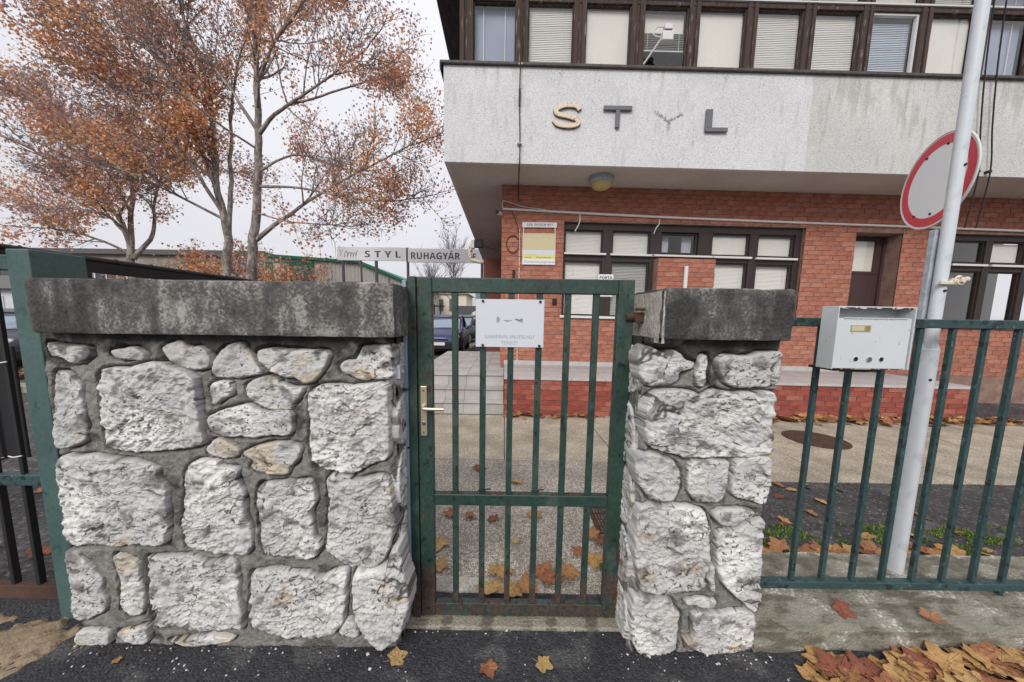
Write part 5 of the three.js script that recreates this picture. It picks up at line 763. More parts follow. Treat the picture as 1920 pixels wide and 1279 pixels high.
// ---------------------------------------------------------------- factory hall and buildings behind
{
  const wall = std({ roughness: 0.7, map: tex(256, 64, (u, v) => { const s = 0.5 + 0.5 * Math.sin(u * Math.PI * 2 * 16), a = pf(u, v, 6, 3, 4, 3); const b = 196 + 14 * a; return [b + 4, b + 2, b - 6]; }) }), green = std({ color: C(34, 118, 84), roughness: 0.5 });
  const H = thing('factory_hall', 'long cream corrugated hall with green roof edge behind the big tree', 'building', [-14, 0, -28]);
  const ext = (pts, d, z) => { const s = new THREE.Shape(); pts.forEach((p, i) => i ? s.lineTo(...p) : s.moveTo(...p)); const g = new THREE.ExtrudeGeometry(s, { depth: d, bevelEnabled: false }); g.translate(0, 0, z); return g; };
  put(H, 'wall', ext([[-22, -0.1], [-8.1, -0.1], [-8.1, 4.0], [-11.5, 5.35], [-22, 5.95]], 24, -52), wall, [2, 2]);
  const ribs = []; for (let x = -21.9; x < -8.2; x += 0.3) { const top = x > -11.5 ? 4.0 + (-8.1 - x) / 3.4 * 1.35 : 5.35 + (-11.5 - x) / 10.5 * 0.6; ribs.push(bx(x, x + 0.09, 0, top - 0.02, -28, -27.96)); }
  put(H, 'wall_ribs', ribs, wall, [2, 2]);
  put(H, 'roof', [ext([[-22.3, 5.97], [-11.45, 5.37], [-7.9, 3.96], [-7.9, 4.16], [-11.4, 5.58], [-22.3, 6.2]], 24.6, -52.3)], green);
  put(H, 'door', bx(-18.9, -15.1, 0, 5.45, -27.95, -27.9), green); put(H, 'door_panel', bx(-18.2, -17.4, 0.2, 5.3, -27.9, -27.86), wall); put(H, 'vent_box', rb(-10.9, -10.0, 3.3, 3.9, -27.96, -27.6, 0.03), std({ color: C(150, 150, 152) }));
  put(H, 'wall_pipe', tube([[-9.2, 0.0, -27.9], [-9.2, 4.3, -27.9]], 0.05, 8), std({ color: C(150, 150, 150) }));

  const A = thing('grey_workshop', 'low grey flat-roofed workshop seen between the tree trunks', 'building', [-30, 0, -33]);
  const gw = std({ map: tex(256, 256, (u, v) => { const a = pf(u, v, 4, 4, 5, 3); return mix3([128, 120, 112], [164, 156, 148], a); }) });
  put(A, 'wall', bx(-52, -22.6, -0.1, 6.6, -45, -33), gw, 4); put(A, 'roof', bx(-52.5, -22.3, 6.6, 7.05, -45.5, -32.6), std({ color: C(92, 90, 90) }));
  for (let i = 0; i < 9; i++) { const x = -25.2 - i * 3; const w = put(A, 'window', [bx(x - 1.1, x + 1.1, 3.2, 3.3, -33, -32.9), bx(x - 1.1, x + 1.1, 5.3, 5.4, -33, -32.9), bx(x - 1.1, x - 1.0, 3.3, 5.3, -33, -32.9), bx(x + 1.0, x + 1.1, 3.3, 5.3, -33, -32.9), bx(x - 0.04, x + 0.04, 3.3, 5.3, -33, -32.92)], M.whitePaint); const pn0 = new THREE.Mesh(bx(x - 1.0 + 30, x + 1.0 + 30, 3.3, 5.3, -0.03, 0.01), std({ color: C(70, 78, 84), roughness: 0.1 })); pn0.name = 'pane'; w.add(pn0); }
  const Wb = thing('white_shed', 'white rendered shed with grey roof edge beyond the dark car at far left', 'building', [-30, 0, -20]);
  put(Wb, 'wall', bx(-46, -24, -0.1, 2.6, -26, -20), M.render, 3); put(Wb, 'roof', bx(-46.3, -23.7, 2.6, 3.3, -26.3, -19.6), std({ color: C(128, 124, 124) })); put(Wb, 'window', bx(-30.5, -28.6, 1.2, 2.2, -20.0, -19.96), std({ color: C(196, 206, 206), roughness: 0.2 }));

  const Fh = thing('far_house', 'pale cream house far down the drive behind the bare tree', 'building', [-6.5, 0, -42]);
  put(Fh, 'wall', bx(-13, -4.6, -0.1, 4.0, -50, -42), std({ color: C(214, 206, 186) })); put(Fh, 'roof', ext([[-13.4, 3.95], [-4.2, 3.95], [-8.8, 6.2]], 8.6, -50.3), std({ color: C(150, 140, 134) }));
  for (const x of [-7.6, -6.4, -9.2]) put(Fh, 'window', bx(x - 0.25, x + 0.25, 1.9, 3.3, -42, -41.95), std({ color: C(100, 104, 108), roughness: 0.2 }));
  const fw = thing('far_wall', 'grey garage wall with arched opening at the end of the drive', 'wall', [-3, 0, -33]);
  { const s = new THREE.Shape(); s.moveTo(-4.4, 0); s.lineTo(-4.4, 2.35); s.lineTo(0.5, 2.35); s.lineTo(0.5, 0); s.lineTo(-1.9, 0); s.lineTo(-1.9, 1.2); s.absarc(-2.6, 1.2, 0.7, 0, Math.PI, false); s.lineTo(-3.3, 0); const g = new THREE.ExtrudeGeometry(s, { depth: 0.3, bevelEnabled: false }); g.translate(0, -0.02, -33); put(fw, 'panel', g, std({ color: C(96, 98, 100) })); }
  const fb = thing('far_building', 'white two-storey building closing the view at the end of the drive', 'building', [0, 0, -60]);
  put(fb, 'wall', bx(-9, 12, -0.1, 6.2, -70, -60), M.render, 3); for (let i = 0; i < 6; i++) for (const y of [1.2, 4.0]) put(fb, 'window', bx(-8 + i * 3, -6.6 + i * 3, y, y + 1.3, -60, -59.94), std({ color: C(120, 128, 136), roughness: 0.2 })); put(fb, 'roof', bx(-9.4, 12.4, 6.2, 6.6, -70.4, -59.6), std({ color: C(140, 138, 136) }));
  const ff = thing('drive_fence', 'thin dark bar fence beside the drive behind the dark blue hatchback', 'fence', [-6.6, 0, -21]);
  put(ff, 'rail', [bx(-10.6, -3.6, 1.95, 2.02, -21.03, -20.97), bx(-10.6, -3.6, 0.2, 0.27, -21.03, -20.97)], M.darkSteel); for (let x = -10.5; x < -3.6; x += 0.35) put(ff, 'bar', bx(x - 0.03, x + 0.03, 0, 2.1, -21.02, -20.98), M.darkSteel);
  const kb = thing('yard_kerb', 'pale concrete kerb along the leaf-strewn verge at far left', 'kerb', [-9, 0, -6]);
  put(kb, 'kerb_stone', (() => { const g = new RoundedBoxGeometry(14, 0.16, 0.3, 2, 0.02); g.translate(-10, 0.03, -6.2); return g; })(), M.concrete, 0.8);
}
// ---------------------------------------------------------------- trees
function growTree(T, limbs, o) {
  const wood = [], twigs = [], leafP = [], V = (a) => new THREE.Vector3(...a);
  const up = new THREE.Vector3(0, 1, 0);
  const shoot = (p, dir, len, r, lvl, dens) => {
    const n = lvl === 2 ? 5 : 4, pts = [p.clone()]; let d = dir.clone(), q = p.clone();
    for (let i = 0; i < n; i++) { d.add(new THREE.Vector3(rr(-1, 1), rr(-1, 1), rr(-1, 1)).multiplyScalar(0.22)).addScaledVector(up, o.lift * 0.12).normalize(); q = q.clone().addScaledVector(d, len / n); pts.push(q); }
    (lvl === 2 ? wood : twigs).push(tube(pts.map(v => [v.x, v.y, v.z]), (f) => mix(r, r * 0.3, f), lvl === 2 ? 5 : 3));
    if (lvl === 2) { const k = Math.round(len * o.twigs); for (let i = 0; i < k; i++) { const f = Math.pow(rnd(), 0.7) * 0.85 + 0.15, a = f * n, j = Math.min(n - 1, Math.floor(a)), b = pts[j].clone().lerp(pts[j + 1], a - j), dd = side(pts[j + 1].clone().sub(pts[j]).normalize(), rr(0.5, 1.1)); shoot(b, dd, rr(0.5, 1.15) * o.twigLen, 0.010, 3, dens); } }
    else { const k = Math.round(len * o.leaves * dens * rr(0.4, 1.6)); for (let i = 0; i < k; i++) { const f = rr(0.15, 1.05); if (rnd() > 0.20 + 0.85 * sm(0.0, 0.2, fbm(p.x * 0.5, p.y * 0.5, p.z * 0.5 + o.seed, 3))) continue; const a = Math.min(n - 0.001, f * n), j = Math.floor(a), b = pts[j].clone().lerp(pts[j + 1], a - j); b.x += rr(-1, 1) * 0.34; b.y += rr(-1.2, 0.8) * 0.30; b.z += rr(-1, 1) * 0.34; leafP.push(b); } }
  };
  const side = (t, ang) => { const a = new THREE.Vector3(rr(-1, 1), rr(-1, 1), rr(-1, 1)).normalize(), c = new THREE.Vector3().crossVectors(t, a).normalize(); return t.clone().multiplyScalar(Math.cos(ang)).addScaledVector(c, Math.sin(ang)).addScaledVector(up, 0.12).normalize(); };
  limbs.forEach(({ p, r0, r1, from, n, dens = 1, len = 1 }) => {
    const cv = new THREE.CatmullRomCurve3(p.map(V)), L = cv.getLength(), N = Math.max(12, Math.round(L * 2.2));
    const pts = cv.getPoints(N).map((v, i) => { const a = Math.min(1, i / 4) * (i === N ? 1 : 1) * 0.12; return [v.x + fbm(i * 0.35, L, 1, 2) * a * 2, v.y, v.z + fbm(i * 0.35, L, 7, 2) * a * 2]; });
    wood.push(tube(pts, (f) => mix(r0, r1, Math.pow(f, 0.7)) * 0.70, r0 > 0.15 ? 12 : 7));
    const k = Math.round(n * L); for (let i = 0; i < k; i++) { const f = mix(from, 1, Math.pow(rnd(), 0.8)), b = cv.getPoint(f), t = cv.getTangent(f); shoot(b, side(t, rr(0.45, 1.15)), rr(0.7, 2.6) * len * mix(1.3, 0.8, f), Math.max(0.014, mix(r0, r1, f) * 0.35), 2, dens); }
    shoot(cv.getPoint(1), cv.getTangent(1), 1.5 * len, r1, 2, dens);
  });
  const mv = (g) => { g.translate(-T.position.x, -T.position.y, -T.position.z); return g; };
  obj('trunk', mv(uvm(merge(wood), 1.2)), M.bark, T);
  obj('twigs', mv(merge(twigs)), M.twig, T);
  // leaves: two creased triangles each, dried brown
  const n = leafP.length, pos = new Float32Array(n * 12), col = new Float32Array(n * 12), idx = new Uint32Array(n * 6), tones = [[220, 162, 124], [194, 154, 138], [226, 166, 112], [178, 154, 150], [162, 146, 146], [206, 152, 120], [228, 182, 126]].map(lin);
  const a = new THREE.Vector3(), b = new THREE.Vector3(), c = new THREE.Vector3();
  for (let i = 0; i < n; i++) {
    const p = leafP[i], s = o.leaf * rr(0.6, 1.25); a.set(rr(-1, 1), rr(-1.3, 0.3), rr(-1, 1)).normalize(); b.set(rr(-1, 1), rr(-1, 1), rr(-1, 1)); c.crossVectors(a, b).normalize(); b.crossVectors(c, a);
    const q = [[0, 0, 0], [0.45, 0.5, 0.12], [1, 0, 0], [0.45, -0.5, 0.12]]; q.forEach((v, k) => { const o3 = (i * 4 + k) * 3; pos[o3] = p.x + (a.x * v[0] + b.x * v[1] + c.x * v[2]) * s; pos[o3 + 1] = p.y + (a.y * v[0] + b.y * v[1] + c.y * v[2]) * s; pos[o3 + 2] = p.z + (a.z * v[0] + b.z * v[1] + c.z * v[2]) * s; });
    const h = fbm(p.x * 0.5, p.y * 0.5, p.z * 0.5 + o.seed, 3), q0 = rnd(), t = tones[h > 0.1 ? [0, 2, 6, 5, 2, 0][Math.floor(q0 * 6)] : h > -0.02 ? [0, 5, 1, 3, 5, 2][Math.floor(q0 * 6)] : [1, 3, 4, 4, 5, 3][Math.floor(q0 * 6)]];
    for (let k = 0; k < 4; k++) { const o3 = (i * 4 + k) * 3; col[o3] = t[0]; col[o3 + 1] = t[1]; col[o3 + 2] = t[2]; }
    idx.set([i * 4, i * 4 + 1, i * 4 + 2, i * 4, i * 4 + 2, i * 4 + 3], i * 6);
  }
  const g = new THREE.BufferGeometry(); g.setAttribute('position', new THREE.BufferAttribute(pos, 3)); g.setAttribute('color', new THREE.BufferAttribute(col, 3)); g.setIndex(new THREE.BufferAttribute(idx, 1)); g.computeVertexNormals();
  if (n) obj('crown', mv(g), M.leafTree, T);
}
{
  const t1 = thing('plane_tree', 'tallest brown-leaved plane tree with a straight pale trunk above the wall', 'tree', [-10.2, 0, -14]);
  growTree(t1, [
    { p: [[-10.2, -0.1, -14], [-10.14, 2.01, -14], [-9.92, 3.67, -14], [-9.7, 5.28, -14], [-9.5, 7.23, -14], [-9.38, 9.12, -14], [-9.33, 10.94, -14], [-9.24, 12.7, -14], [-9.16, 14.41, -14], [-9.08, 16.5, -14]], r0: 0.34, r1: 0.06, from: 0.5, n: 2.2, dens: 0.8 },
    { p: [[-9.75, 4.28, -14], [-8.67, 5.09, -14], [-7.81, 5.54, -13.8], [-6.11, 6.32, -13.5], [-4.41, 6.96, -13.2], [-3.2, 7.43, -13]], r0: 0.14, r1: 0.03, from: 0.35, n: 4.4, dens: 0.85, len: 0.9 },
    { p: [[-9.42, 6.85, -14], [-8.93, 7.37, -14.3], [-8.37, 7.79, -14.8], [-7.73, 7.76, -15.2], [-6.6, 7.51, -15.6]], r0: 0.08, r1: 0.03, from: 0.4, n: 3.5 },
    { p: [[-9.37, 8.18, -14], [-8.62, 8.74, -13.8], [-7.47, 9.08, -13.4], [-6.1, 9.63, -13], [-4.8, 9.97, -12.5]], r0: 0.13, r1: 0.03, from: 0.35, n: 4, dens: 0.8 },
    { p: [[-7.83, 8.95, -13.5], [-6.51, 9.5, -13.8], [-5.3, 10.34, -14.4], [-4.7, 10.6, -14.8]], r0: 0.07, r1: 0.03, from: 0.2, n: 4, dens: 0.8 },
    { p: [[-9.48, 8.37, -14], [-10.49, 9.71, -14.4], [-11.52, 11.08, -14.8], [-12.37, 12.5, -15.2], [-13.23, 13.95, -15.6]], r0: 0.11, r1: 0.03, from: 0.3, n: 3.4, dens: 0.8 },
    { p: [[-9.36, 10.04, -14], [-9.0, 11.47, -14.5], [-8.62, 12.77, -15], [-7.9, 14.4, -15.6]], r0: 0.1, r1: 0.03, from: 0.3, n: 4 },
    { p: [[-9.34, 9.9, -14], [-8.2, 10.8, -13.4], [-7.0, 11.7, -13], [-5.9, 12.4, -12.8]], r0: 0.09, r1: 0.03, from: 0.3, n: 4.2, dens: 0.8 },
    { p: [[-9.61, 5.28, -14], [-7.88, 4.75, -13], [-6.42, 4.5, -12.4], [-5.6, 4.4, -12]], r0: 0.05, r1: 0.02, from: 0.3, n: 3.6, dens: 0.9, len: 0.7 },
    { p: [[-9.48, 6.27, -14], [-7.77, 6.1, -13.6], [-6.0, 5.7, -13.2], [-4.5, 5.6, -13.4], [-3.2, 5.97, -14]], r0: 0.08, r1: 0.02, from: 0.4, n: 4.4, dens: 0.9, len: 0.8 },
    { p: [[-9.47, 7.61, -14], [-10.1, 8.0, -13], [-10.6, 8.5, -12], [-11.3, 8.9, -11.5]], r0: 0.07, r1: 0.02, from: 0.3, n: 3, dens: 0.7 }],
    { lift: 0.5, twigs: 7.5, twigLen: 0.8, leaves: 36, leaf: 0.092, seed: 3 });
  const t2 = thing('plane_tree', 'forked brown-leaved plane tree left of the tall straight trunk', 'tree', [-12.3, 0, -15.5]);
  growTree(t2, [
    { p: [[-12.35, -0.1, -15.5], [-12.29, 2.05, -15.5], [-12.05, 4.11, -15.5], [-12.04, 5.12, -15.5], [-12.34, 6.97, -15.5], [-12.29, 8.88, -15.5], [-12.45, 10.93, -15.5], [-13.03, 12.9, -15.5], [-13.29, 15, -15.5]], r0: 0.36, r1: 0.05, from: 0.5, n: 2.4 },
    { p: [[-12.0, 4.6, -15.5], [-11.92, 7.31, -15.8], [-11.95, 9.82, -16.1], [-11.75, 12.2, -16.5], [-11.33, 14.61, -16.9]], r0: 0.17, r1: 0.03, from: 0.4, n: 2.6 },
    { p: [[-12.16, 5.67, -15.5], [-12.5, 6.79, -15.0], [-13.09, 8.03, -14.6], [-14.12, 9.22, -14.3], [-15.29, 10.14, -14.0], [-16.95, 11.02, -14.0]], r0: 0.13, r1: 0.03, from: 0.25, n: 4.4, dens: 1.1 },
    { p: [[-12.34, 6.97, -15.5], [-14.03, 8.06, -16.1], [-16.04, 8.42, -16.5], [-18.17, 8.34, -16.9], [-20.32, 7.88, -17.0]], r0: 0.11, r1: 0.03, from: 0.15, n: 4.2, dens: 0.7 },
    { p: [[-12.29, 8.88, -15.5], [-13.72, 10.38, -16.0], [-15.13, 12.58, -16.5], [-16.59, 14.62, -17.0]], r0: 0.11, r1: 0.03, from: 0.2, n: 4, dens: 0.9 },
    { p: [[-12.28, 9.5, -15.5], [-12.55, 10.49, -14.5], [-12.93, 10.86, -13.7], [-13.75, 11.1, -13.1], [-14.66, 11.42, -12.7]], r0: 0.08, r1: 0.03, from: 0.2, n: 4, dens: 0.9 },
    { p: [[-12.2, 6.2, -15.5], [-13.2, 8.6, -15.9], [-14.6, 11.4, -16.2], [-16.2, 14.6, -16.6]], r0: 0.10, r1: 0.025, from: 0.3, n: 3, dens: 0.7 },
    { p: [[-12.1, 5.9, -15.5], [-12.9, 9.0, -15.0], [-13.7, 12.0, -14.8], [-14.6, 15, -14.6]], r0: 0.10, r1: 0.025, from: 0.3, n: 3, dens: 0.7 },
    { p: [[-12.1, 5.4, -15.5], [-13.5, 6.2, -14.8], [-15, 6.9, -14.4], [-16.6, 7.2, -14]], r0: 0.09, r1: 0.03, from: 0.2, n: 4.6, dens: 1.2 }],
    { lift: 0.4, twigs: 7.5, twigLen: 0.85, leaves: 29, leaf: 0.10, seed: 9 });
  const t3 = thing('plane_tree', 'wide low-branching brown plane tree at the left, farthest of the three', 'tree', [-20.1, 0, -19]);
  growTree(t3, [
    { p: [[-20.1, -0.1, -19], [-20.07, 2.11, -19], [-20.0, 3.8, -19], [-20.07, 5.19, -19], [-20.04, 6.2, -18.7], [-20.32, 7.09, -18.2], [-21.05, 7.94, -17.8], [-22.18, 8.88, -17.2]], r0: 0.4, r1: 0.05, from: 0.5, n: 3.6 },
    { p: [[-19.99, 4.36, -19], [-19.95, 6.6, -19.2], [-19.93, 8.6, -19.5], [-20.27, 10.87, -19.8], [-21.38, 13.73, -20.2], [-22.63, 16.6, -20.6]], r0: 0.22, r1: 0.03, from: 0.25, n: 3.8, dens: 1.1 },
    { p: [[-19.89, 4.22, -19], [-19.25, 5.58, -19.5], [-19.42, 7.4, -20], [-19.0, 9.88, -20.6], [-17.6, 12.32, -21]], r0: 0.2, r1: 0.03, from: 0.3, n: 3.8, dens: 1.2 },
    { p: [[-20.06, 4.5, -19], [-21.19, 5.15, -18.5], [-22.43, 5.46, -18], [-23.62, 5.45, -17.5]], r0: 0.11, r1: 0.03, from: 0.2, n: 3.4, dens: 0.8 },
    { p: [[-20.03, 5.46, -19], [-22.44, 6.8, -20], [-25.76, 7.27, -20.8], [-28.99, 7.71, -21.4]], r0: 0.14, r1: 0.03, from: 0.2, n: 3.6, dens: 1 },
    { p: [[-19.74, 6.55, -19], [-19.68, 8.29, -18], [-20.07, 9.74, -17], [-20.75, 10.58, -16.5]], r0: 0.12, r1: 0.03, from: 0.1, n: 4, dens: 1.1 },
    { p: [[-20.0, 9, -19.5], [-22.4, 10.6, -19.5], [-25, 12.3, -19.5], [-27.5, 13.2, -19.5]], r0: 0.11, r1: 0.03, from: 0.1, n: 4, dens: 0.9 },
    { p: [[-19.6, 8, -19.8], [-18, 8.8, -20], [-16.4, 9.3, -20.5], [-15, 9.4, -21]], r0: 0.1, r1: 0.03, from: 0.1, n: 3.8, dens: 1.2 }],
    { lift: 0.4, twigs: 6, twigLen: 1.1, leaves: 20, leaf: 0.125, seed: 21 });
  const t4 = thing('bare_tree', 'leafless young tree standing at the far end of the drive', 'tree', [-3.6, 0, -24]);
  growTree(t4, [{ p: [[-3.6, -0.1, -24], [-3.55, 1.6, -24], [-3.6, 3, -24], [-3.5, 4.6, -24], [-3.5, 5.4, -24]], r0: 0.13, r1: 0.02, from: 0.3, n: 8, len: 1.0 }], { lift: 1.2, twigs: 7, twigLen: 0.7, leaves: 0, leaf: 0.1, seed: 1 });
  const t5 = thing('bare_tree', 'thin leafless tree left of the far garage arch', 'tree', [-5.6, 0, -27]);
  growTree(t5, [{ p: [[-5.6, -0.1, -27], [-5.5, 2, -27], [-5.6, 3.6, -27], [-5.5, 4.8, -27]], r0: 0.22, r1: 0.02, from: 0.3, n: 7, len: 1.0 }], { lift: 1.2, twigs: 6, twigLen: 0.7, leaves: 0, leaf: 0.1, seed: 1 });
  // russet shrubs below the trees
  for (const [i, x, z, r, h, lab] of [[0, -14.5, -18, 1.7, 4.2, 'russet shrub between the two plane trunks'], [1, -11.2, -16.6, 1.1, 3.5, 'russet shrub right of the tall plane trunk'], [2, -13.4, -24, 1.6, 4.2, 'russet shrub against the green hall door'], [3, -17.6, -21, 2.2, 4.5, 'broad russet shrub in front of the grey workshop'], [4, -22.5, -22, 2.0, 4.0, 'leftmost russet shrub under the wide plane tree']]) {
    const s = thing('russet_shrub', lab, 'shrub', [x, 0, z], 'russet shrubs under the trees'), L = [];
    for (let k = 0; k < 7; k++) { const a = k / 7 * 6.28 + rnd(), q = rr(0.4, 1) * r; L.push({ p: [[x, -0.05, z], [x + Math.cos(a) * q * 0.5, h * 0.45, z + Math.sin(a) * q * 0.5], [x + Math.cos(a) * q, h * rr(0.75, 1), z + Math.sin(a) * q]], r0: 0.05, r1: 0.015, from: 0.2, n: 3.2, len: 0.6 }); }
    growTree(s, L, { lift: 0.5, twigs: 6, twigLen: 0.7, leaves: 16, leaf: 0.13, seed: 40 + i });
  }
}
// ---------------------------------------------------------------- fallen leaves, moss, crumbs
const LEAF = (() => {   // lobed plane-tree leaves, curled; unit size, lying in x/z
  const out = [];
  const tones = [[[236, 192, 124], [212, 160, 98]], [[226, 172, 110], [196, 140, 88]], [[208, 140, 98], [176, 112, 80]], [[178, 108, 82], [148, 84, 64]], [[240, 204, 140], [220, 176, 114]], [[218, 160, 112], [186, 128, 90]]];
  for (let v = 0; v < 18; v++) {
    const [t0, t1] = tones[v % 6], lob = [[-2.3, 0.72], [-1.8, 0.56], [-1.15, 0.95], [-0.7, 0.60], [0, 1.05], [0.7, 0.62], [1.15, 0.93], [1.8, 0.57], [2.3, 0.7], [3.14, 0.32]];
    const edge = []; for (let i = 0; i < lob.length; i++) { const [a, r] = lob[i], [a2, r2] = lob[(i + 1) % lob.length], b2 = a2 < a ? a2 + 6.283 : a2; for (let k = 0; k < 4; k++) { const f = k / 4, ff = r > r2 ? Math.pow(f, 0.8) : Math.pow(f, 1.25); edge.push([a + (b2 - a) * f, mix(r, r2, ff) * (1 + rr(-0.07, 0.07))]); } }
    const n = edge.length, flat = [[0, 0]], pos = [0, 0, 0], col = [], idx = [], cu = rr(0.05, 0.26), ph = rr(0, 6), fold = rr(0, 0.22), tw = rr(-0.15, 0.15);
    const put3 = (x, z) => { const r = Math.hypot(x, z), a = Math.atan2(x, z); return [x * (1 - cu * 0.25 * r), cu * r * r * (0.55 + 0.45 * Math.sin(2 * a + ph)) * 0.8 + fold * Math.abs(x) * 0.5 + tw * x * z + 0.03 * Math.sin(9 * a + ph) * r, z]; };
    for (const s of [0.5, 1]) for (const [a, r] of edge) { pos.push(...put3(Math.sin(a) * r * s, Math.cos(a) * r * s)); flat.push([Math.sin(a) * r * s, Math.cos(a) * r * s]); }
    const L0 = lin(t0), L1 = lin(t1); for (let i = 0; i < 1 + 2 * n; i++) { const k = i === 0 ? 0 : i <= n ? rr(0, 0.7) : rr(0.3, 1.25), w = rr(0.82, 1.1); col.push(...mix3(L0, L1, k).map(q => Math.max(0, q * w))); }
    for (let i = 0; i < n; i++) { const j = (i + 1) % n; idx.push(0, 1 + i, 1 + j, 1 + i, 1 + n + i, 1 + j, 1 + j, 1 + n + i, 1 + n + j); }
    const g = new THREE.BufferGeometry(); g.setAttribute('position', new THREE.Float32BufferAttribute(pos, 3)); g.setAttribute('color', new THREE.Float32BufferAttribute(col, 3)); g.setAttribute('uv', new THREE.Float32BufferAttribute(flat.flatMap(([x, z]) => [x / 2.3 + 0.5, z / 2.3 + 0.5]), 2)); g.setIndex(idx); g.computeVertexNormals();
    const st = tube([[0, 0, -0.15], [0.03, 0.02, -0.6], [0.1, 0.05, -0.95]], 0.02, 4); st.setAttribute('color', new THREE.Float32BufferAttribute(Array.from({ length: st.attributes.position.count }, () => L1).flat(), 3));
    g.computeBoundingBox(); const dy = -Math.min(0, g.boundingBox.min.y); const m = mergeGeometries([g.toNonIndexed(), st.toNonIndexed()]); m.translate(0, dy + 0.01, 0); out.push(m);
  }
  return out;
})();
const TONE = ['tan', 'ochre', 'russet', 'dark reddish brown', 'pale yellow', 'light brown'];
function leaf(v, x, y, z, s, turn, label, group, tiltx = 0, tiltz = 0) {
  const m = new THREE.Mesh(LEAF[v % 18], M.leafBlade); m.name = numbered('fallen_leaf'); m.castShadow = m.receiveShadow = true; m.position.set(x, y, z); m.scale.setScalar(s); m.rotation.set(tiltx, turn, tiltz, 'YXZ'); scene.add(m); return tag(m, label, 'leaf', group);
}
// single leaves on the pavement
leaf(4, -0.45, 0.002, -1.325, 0.055, 2.2, 'ochre leaf at the foot of the wall below the gate hinge', null, 0.1, 0.1);
leaf(2, -0.05, 0.002, -1.29, 0.052, 0.4, 'reddish brown leaf on the asphalt straight below the gate');
leaf(4, 0.18, 0.002, -1.31, 0.050, 1.2, 'narrow pale yellow leaf on the asphalt below the right of the gate');
leaf(3, 1.62, 0.112, -1.50, 0.060, 0.8, 'dark red folded leaf standing on the concrete fence base', null, 0.35, 0.3);
leaf(5, 1.99, 0.112, -1.45, 0.058, 1.9, 'russet leaf lying on the concrete fence base right of the folded one');
leaf(0, 1.29, 0.002, -1.27, 0.062, 2.6, 'tan leaf alone at the left edge of the leaf pile');
leaf(0, -1.62, 0.002, -1.30, 0.022, 1.0, 'tiny tan leaf on the asphalt below the left of the stone wall');
leaf(4, -2.3, 0.002, -1.9, 0.10, 1.0, 'pale yellow leaf behind the left vehicle gate');
// the pile along the kerb of the base wall
for (let i = 0; i < 130; i++) { const x = 1.28 + Math.pow(rnd(), 0.9) * 1.25, z = -1.06 - rnd() * (0.26 + 0.04 * Math.min(1, x - 1.3)); const v = 6 * Math.floor(rnd() * 3) + [0, 4, 1, 0, 4, 5, 1, 2, 0, 3][Math.floor(rnd() * 10)]; leaf(v, x, 0.004 + rnd() * 0.03, z, rr(0.055, 0.10), rr(0, 6.28), TONE[v % 6] + ' leaf in the pile on the pavement below the fence base', 'leaves piled below the fence base', rr(-0.15, 0.15), rr(-0.15, 0.15)); }
// just behind the gate
for (const [v, x, z, s] of [[2, -0.36, -2.41, 0.06], [3, -0.22, -3.2, 0.07], [4, 0.13, -2.92, 0.06], [1, 0.23, -2.39, 0.07], [2, -0.24, -2.38, 0.05], [3, -0.06, -2.35, 0.045], [4, -0.41, -2.08, 0.075], [4, -0.37, -1.87, 0.06], [0, -0.01, -1.84, 0.085], [2, 0.22, -1.81, 0.09], [1, 0.38, -1.84, 0.08], [0, 0.57, -1.95, 0.07], [4, -0.05, -1.735, 0.085], [0, 0.07, -1.68, 0.075], [2, 0.5, -2.02, 0.06], [3, 0.68, -2.1, 0.07], [1, 0.15, -1.72, 0.07], [2, 0.30, -1.78, 0.07], [5, 0.62, -2.18, 0.06], [4, 0.1, -2.1, 0.03], [5, 0.45, -2.62, 0.06]])
  leaf(v + 6 * Math.floor(rnd() * 3), x, 0.006 + rnd() * 0.012, z, s * 1.2, rr(0, 6.28), TONE[v] + ' leaf lying on the path just behind the gate bars', 'leaves on the path behind the gate', rr(-0.2, 0.2), rr(-0.2, 0.2));
// behind the fence
for (let i = 0; i < 70; i++) { const near = i < 44, x = rr(1.35, 3.5), z = near ? -1.90 - rnd() * 0.12 : -2.0 - rnd() * 1.0; const v = Math.floor(rnd() * 18); leaf(v, x, near ? 0.02 + rnd() * 0.05 : 0.0, z, rr(0.05, near ? 0.10 : 0.06), rr(0, 6.28), TONE[v % 6] + (near ? ' leaf in the litter strip along the back of the green fence' : ' leaf on the dark asphalt behind the green fence'), 'leaves behind the green fence', rr(-0.3, 0.3), rr(-0.3, 0.3)); }
// behind the vehicle gate
for (let i = 0; i < 40; i++) { const v = Math.floor(rnd() * 18); leaf(v, rr(-5.2, -2.4), 0.0, rr(-4.0, -1.9), rr(0.05, 0.09), rr(0, 6.28), TONE[v % 6] + ' leaf on the yard behind the left vehicle gate', 'leaves behind the vehicle gate', rr(-0.2, 0.2), rr(-0.2, 0.2)); }
function drift(name, label, n, fx, s0, s1) { const gs = []; for (let i = 0; i < n; i++) { const [x, y, z] = fx(); const g = LEAF[Math.floor(rnd() * 18)].clone(), s = rr(s0, s1); g.scale(s, s, s); g.rotateX(rr(-0.5, 0.5)); g.rotateZ(rr(-0.5, 0.5)); g.rotateY(rr(0, 6.28)); g.translate(x, y, z); gs.push(g); } tag(obj(name, gs, M.leafBlade), label, 'leaves', null, 'stuff'); }
drift('leaf_drift', 'drift of brown leaves against the brick terrace beside the steps', 60, () => { const x = Math.abs(rr(-1, 1) + rr(-1, 1)) * 0.75 + 0.02; return [x, rnd() * 0.05 * (1.2 - x * 0.6), -5.02 + rnd() * rnd() * 0.2]; }, 0.05, 0.09);
drift('leaf_drift', 'long drift of brown leaves at the foot of the terrace behind the fence', 380, () => { const x = rr(2.6, 8.2); return [x, rnd() * 0.05, -5.02 + rnd() * rnd() * 0.3]; }, 0.05, 0.10);
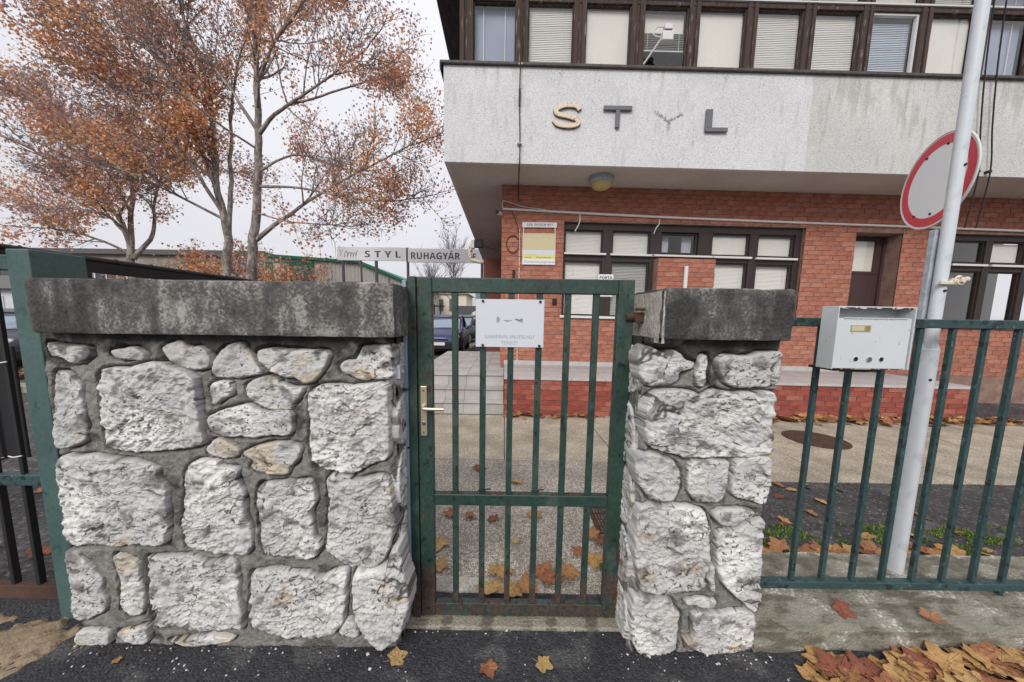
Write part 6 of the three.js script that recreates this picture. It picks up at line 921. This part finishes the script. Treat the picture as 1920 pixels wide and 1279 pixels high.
drift('leaf_litter', 'leaf litter on the verge below the trees at far left', 900, () => [rr(-16, -5), 0.0 + rnd() * 0.04, rr(-9.5, -6.4)], 0.06, 0.12);
// moss tufts behind the fence and by the pillar
{
  const gs = [], col = [lin([92, 122, 44]), lin([70, 100, 40]), lin([118, 140, 60])];
  for (let i = 0; i < 9000; i++) { const x = rr(1.3, 3.6), z = -1.93 - rnd() * 0.42; if (fbm(x * 4, z * 6, 3, 3) < 0.04) continue; const h = rr(0.008, 0.03), w = 0.005, a = rr(0, 3.14), g = new THREE.BufferGeometry(), y0 = 0.0; g.setAttribute('position', new THREE.Float32BufferAttribute([x - w * Math.cos(a), y0, z - w * Math.sin(a), x + w * Math.cos(a), y0, z + w * Math.sin(a), x + rr(-0.012, 0.012), y0 + h, z + rr(-0.012, 0.012)], 3)); const c = col[Math.floor(rnd() * 3)]; g.setAttribute('color', new THREE.Float32BufferAttribute([...c, ...c, ...c], 3)); g.computeVertexNormals(); gs.push(g); }
  for (let i = 0; i < 500; i++) { const x = 0.58 + rr(0, 0.14), z = -1.86 - rr(0, 0.12), h = rr(0.008, 0.03), g = new THREE.BufferGeometry(); g.setAttribute('position', new THREE.Float32BufferAttribute([x - 0.005, 0, z, x + 0.005, 0, z, x + rr(-0.01, 0.01), h, z + rr(-0.01, 0.01)], 3)); const c = col[i % 3]; g.setAttribute('color', new THREE.Float32BufferAttribute([...c, ...c, ...c], 3)); g.computeVertexNormals(); gs.push(g); }
  tag(obj('moss', gs, M.leafGround), 'green moss and grass in the asphalt behind the fence', 'moss', null, 'stuff');
  // crumbs of stone and mortar where the wall meets the asphalt
  const cr = []; for (let i = 0; i < 240; i++) { const k = rnd(); let x, z; if (k < 0.5) { x = rr(-1.9, -0.36); z = -1.36 + Math.pow(rnd(), 2) * 0.12; } else if (k < 0.75) { x = rr(0.5, 1.2); z = -1.36 + Math.pow(rnd(), 2) * 0.12; } else if (k < 0.85) { x = rr(-0.4, 0.58); z = rr(-1.5, -1.44); } else { x = rr(-2, 2.5); z = rr(-1.35, -0.9); } const s = rr(0.0015, 0.006) * (rnd() < 0.05 ? 2.2 : 1), g = new THREE.TetrahedronGeometry(s, 1); g.deleteAttribute('uv'); g.scale(1, 0.6, rr(0.6, 1.4)); g.rotateY(rr(0, 6)); g.translate(x, 0.001, z); const c = lin(rnd() < 0.5 ? [196, 192, 186] : rnd() < 0.5 ? [120, 114, 106] : [80, 76, 72]); g.setAttribute('color', new THREE.Float32BufferAttribute(Array.from({ length: g.attributes.position.count }, () => c).flat(), 3)); cr.push(g); }
  tag(obj('stone_crumbs', cr, M.leafGround), 'crumbs of stone and mortar along the foot of wall and pillar', 'crumbs', null, 'stuff');
}
renderer.render(scene, camera);
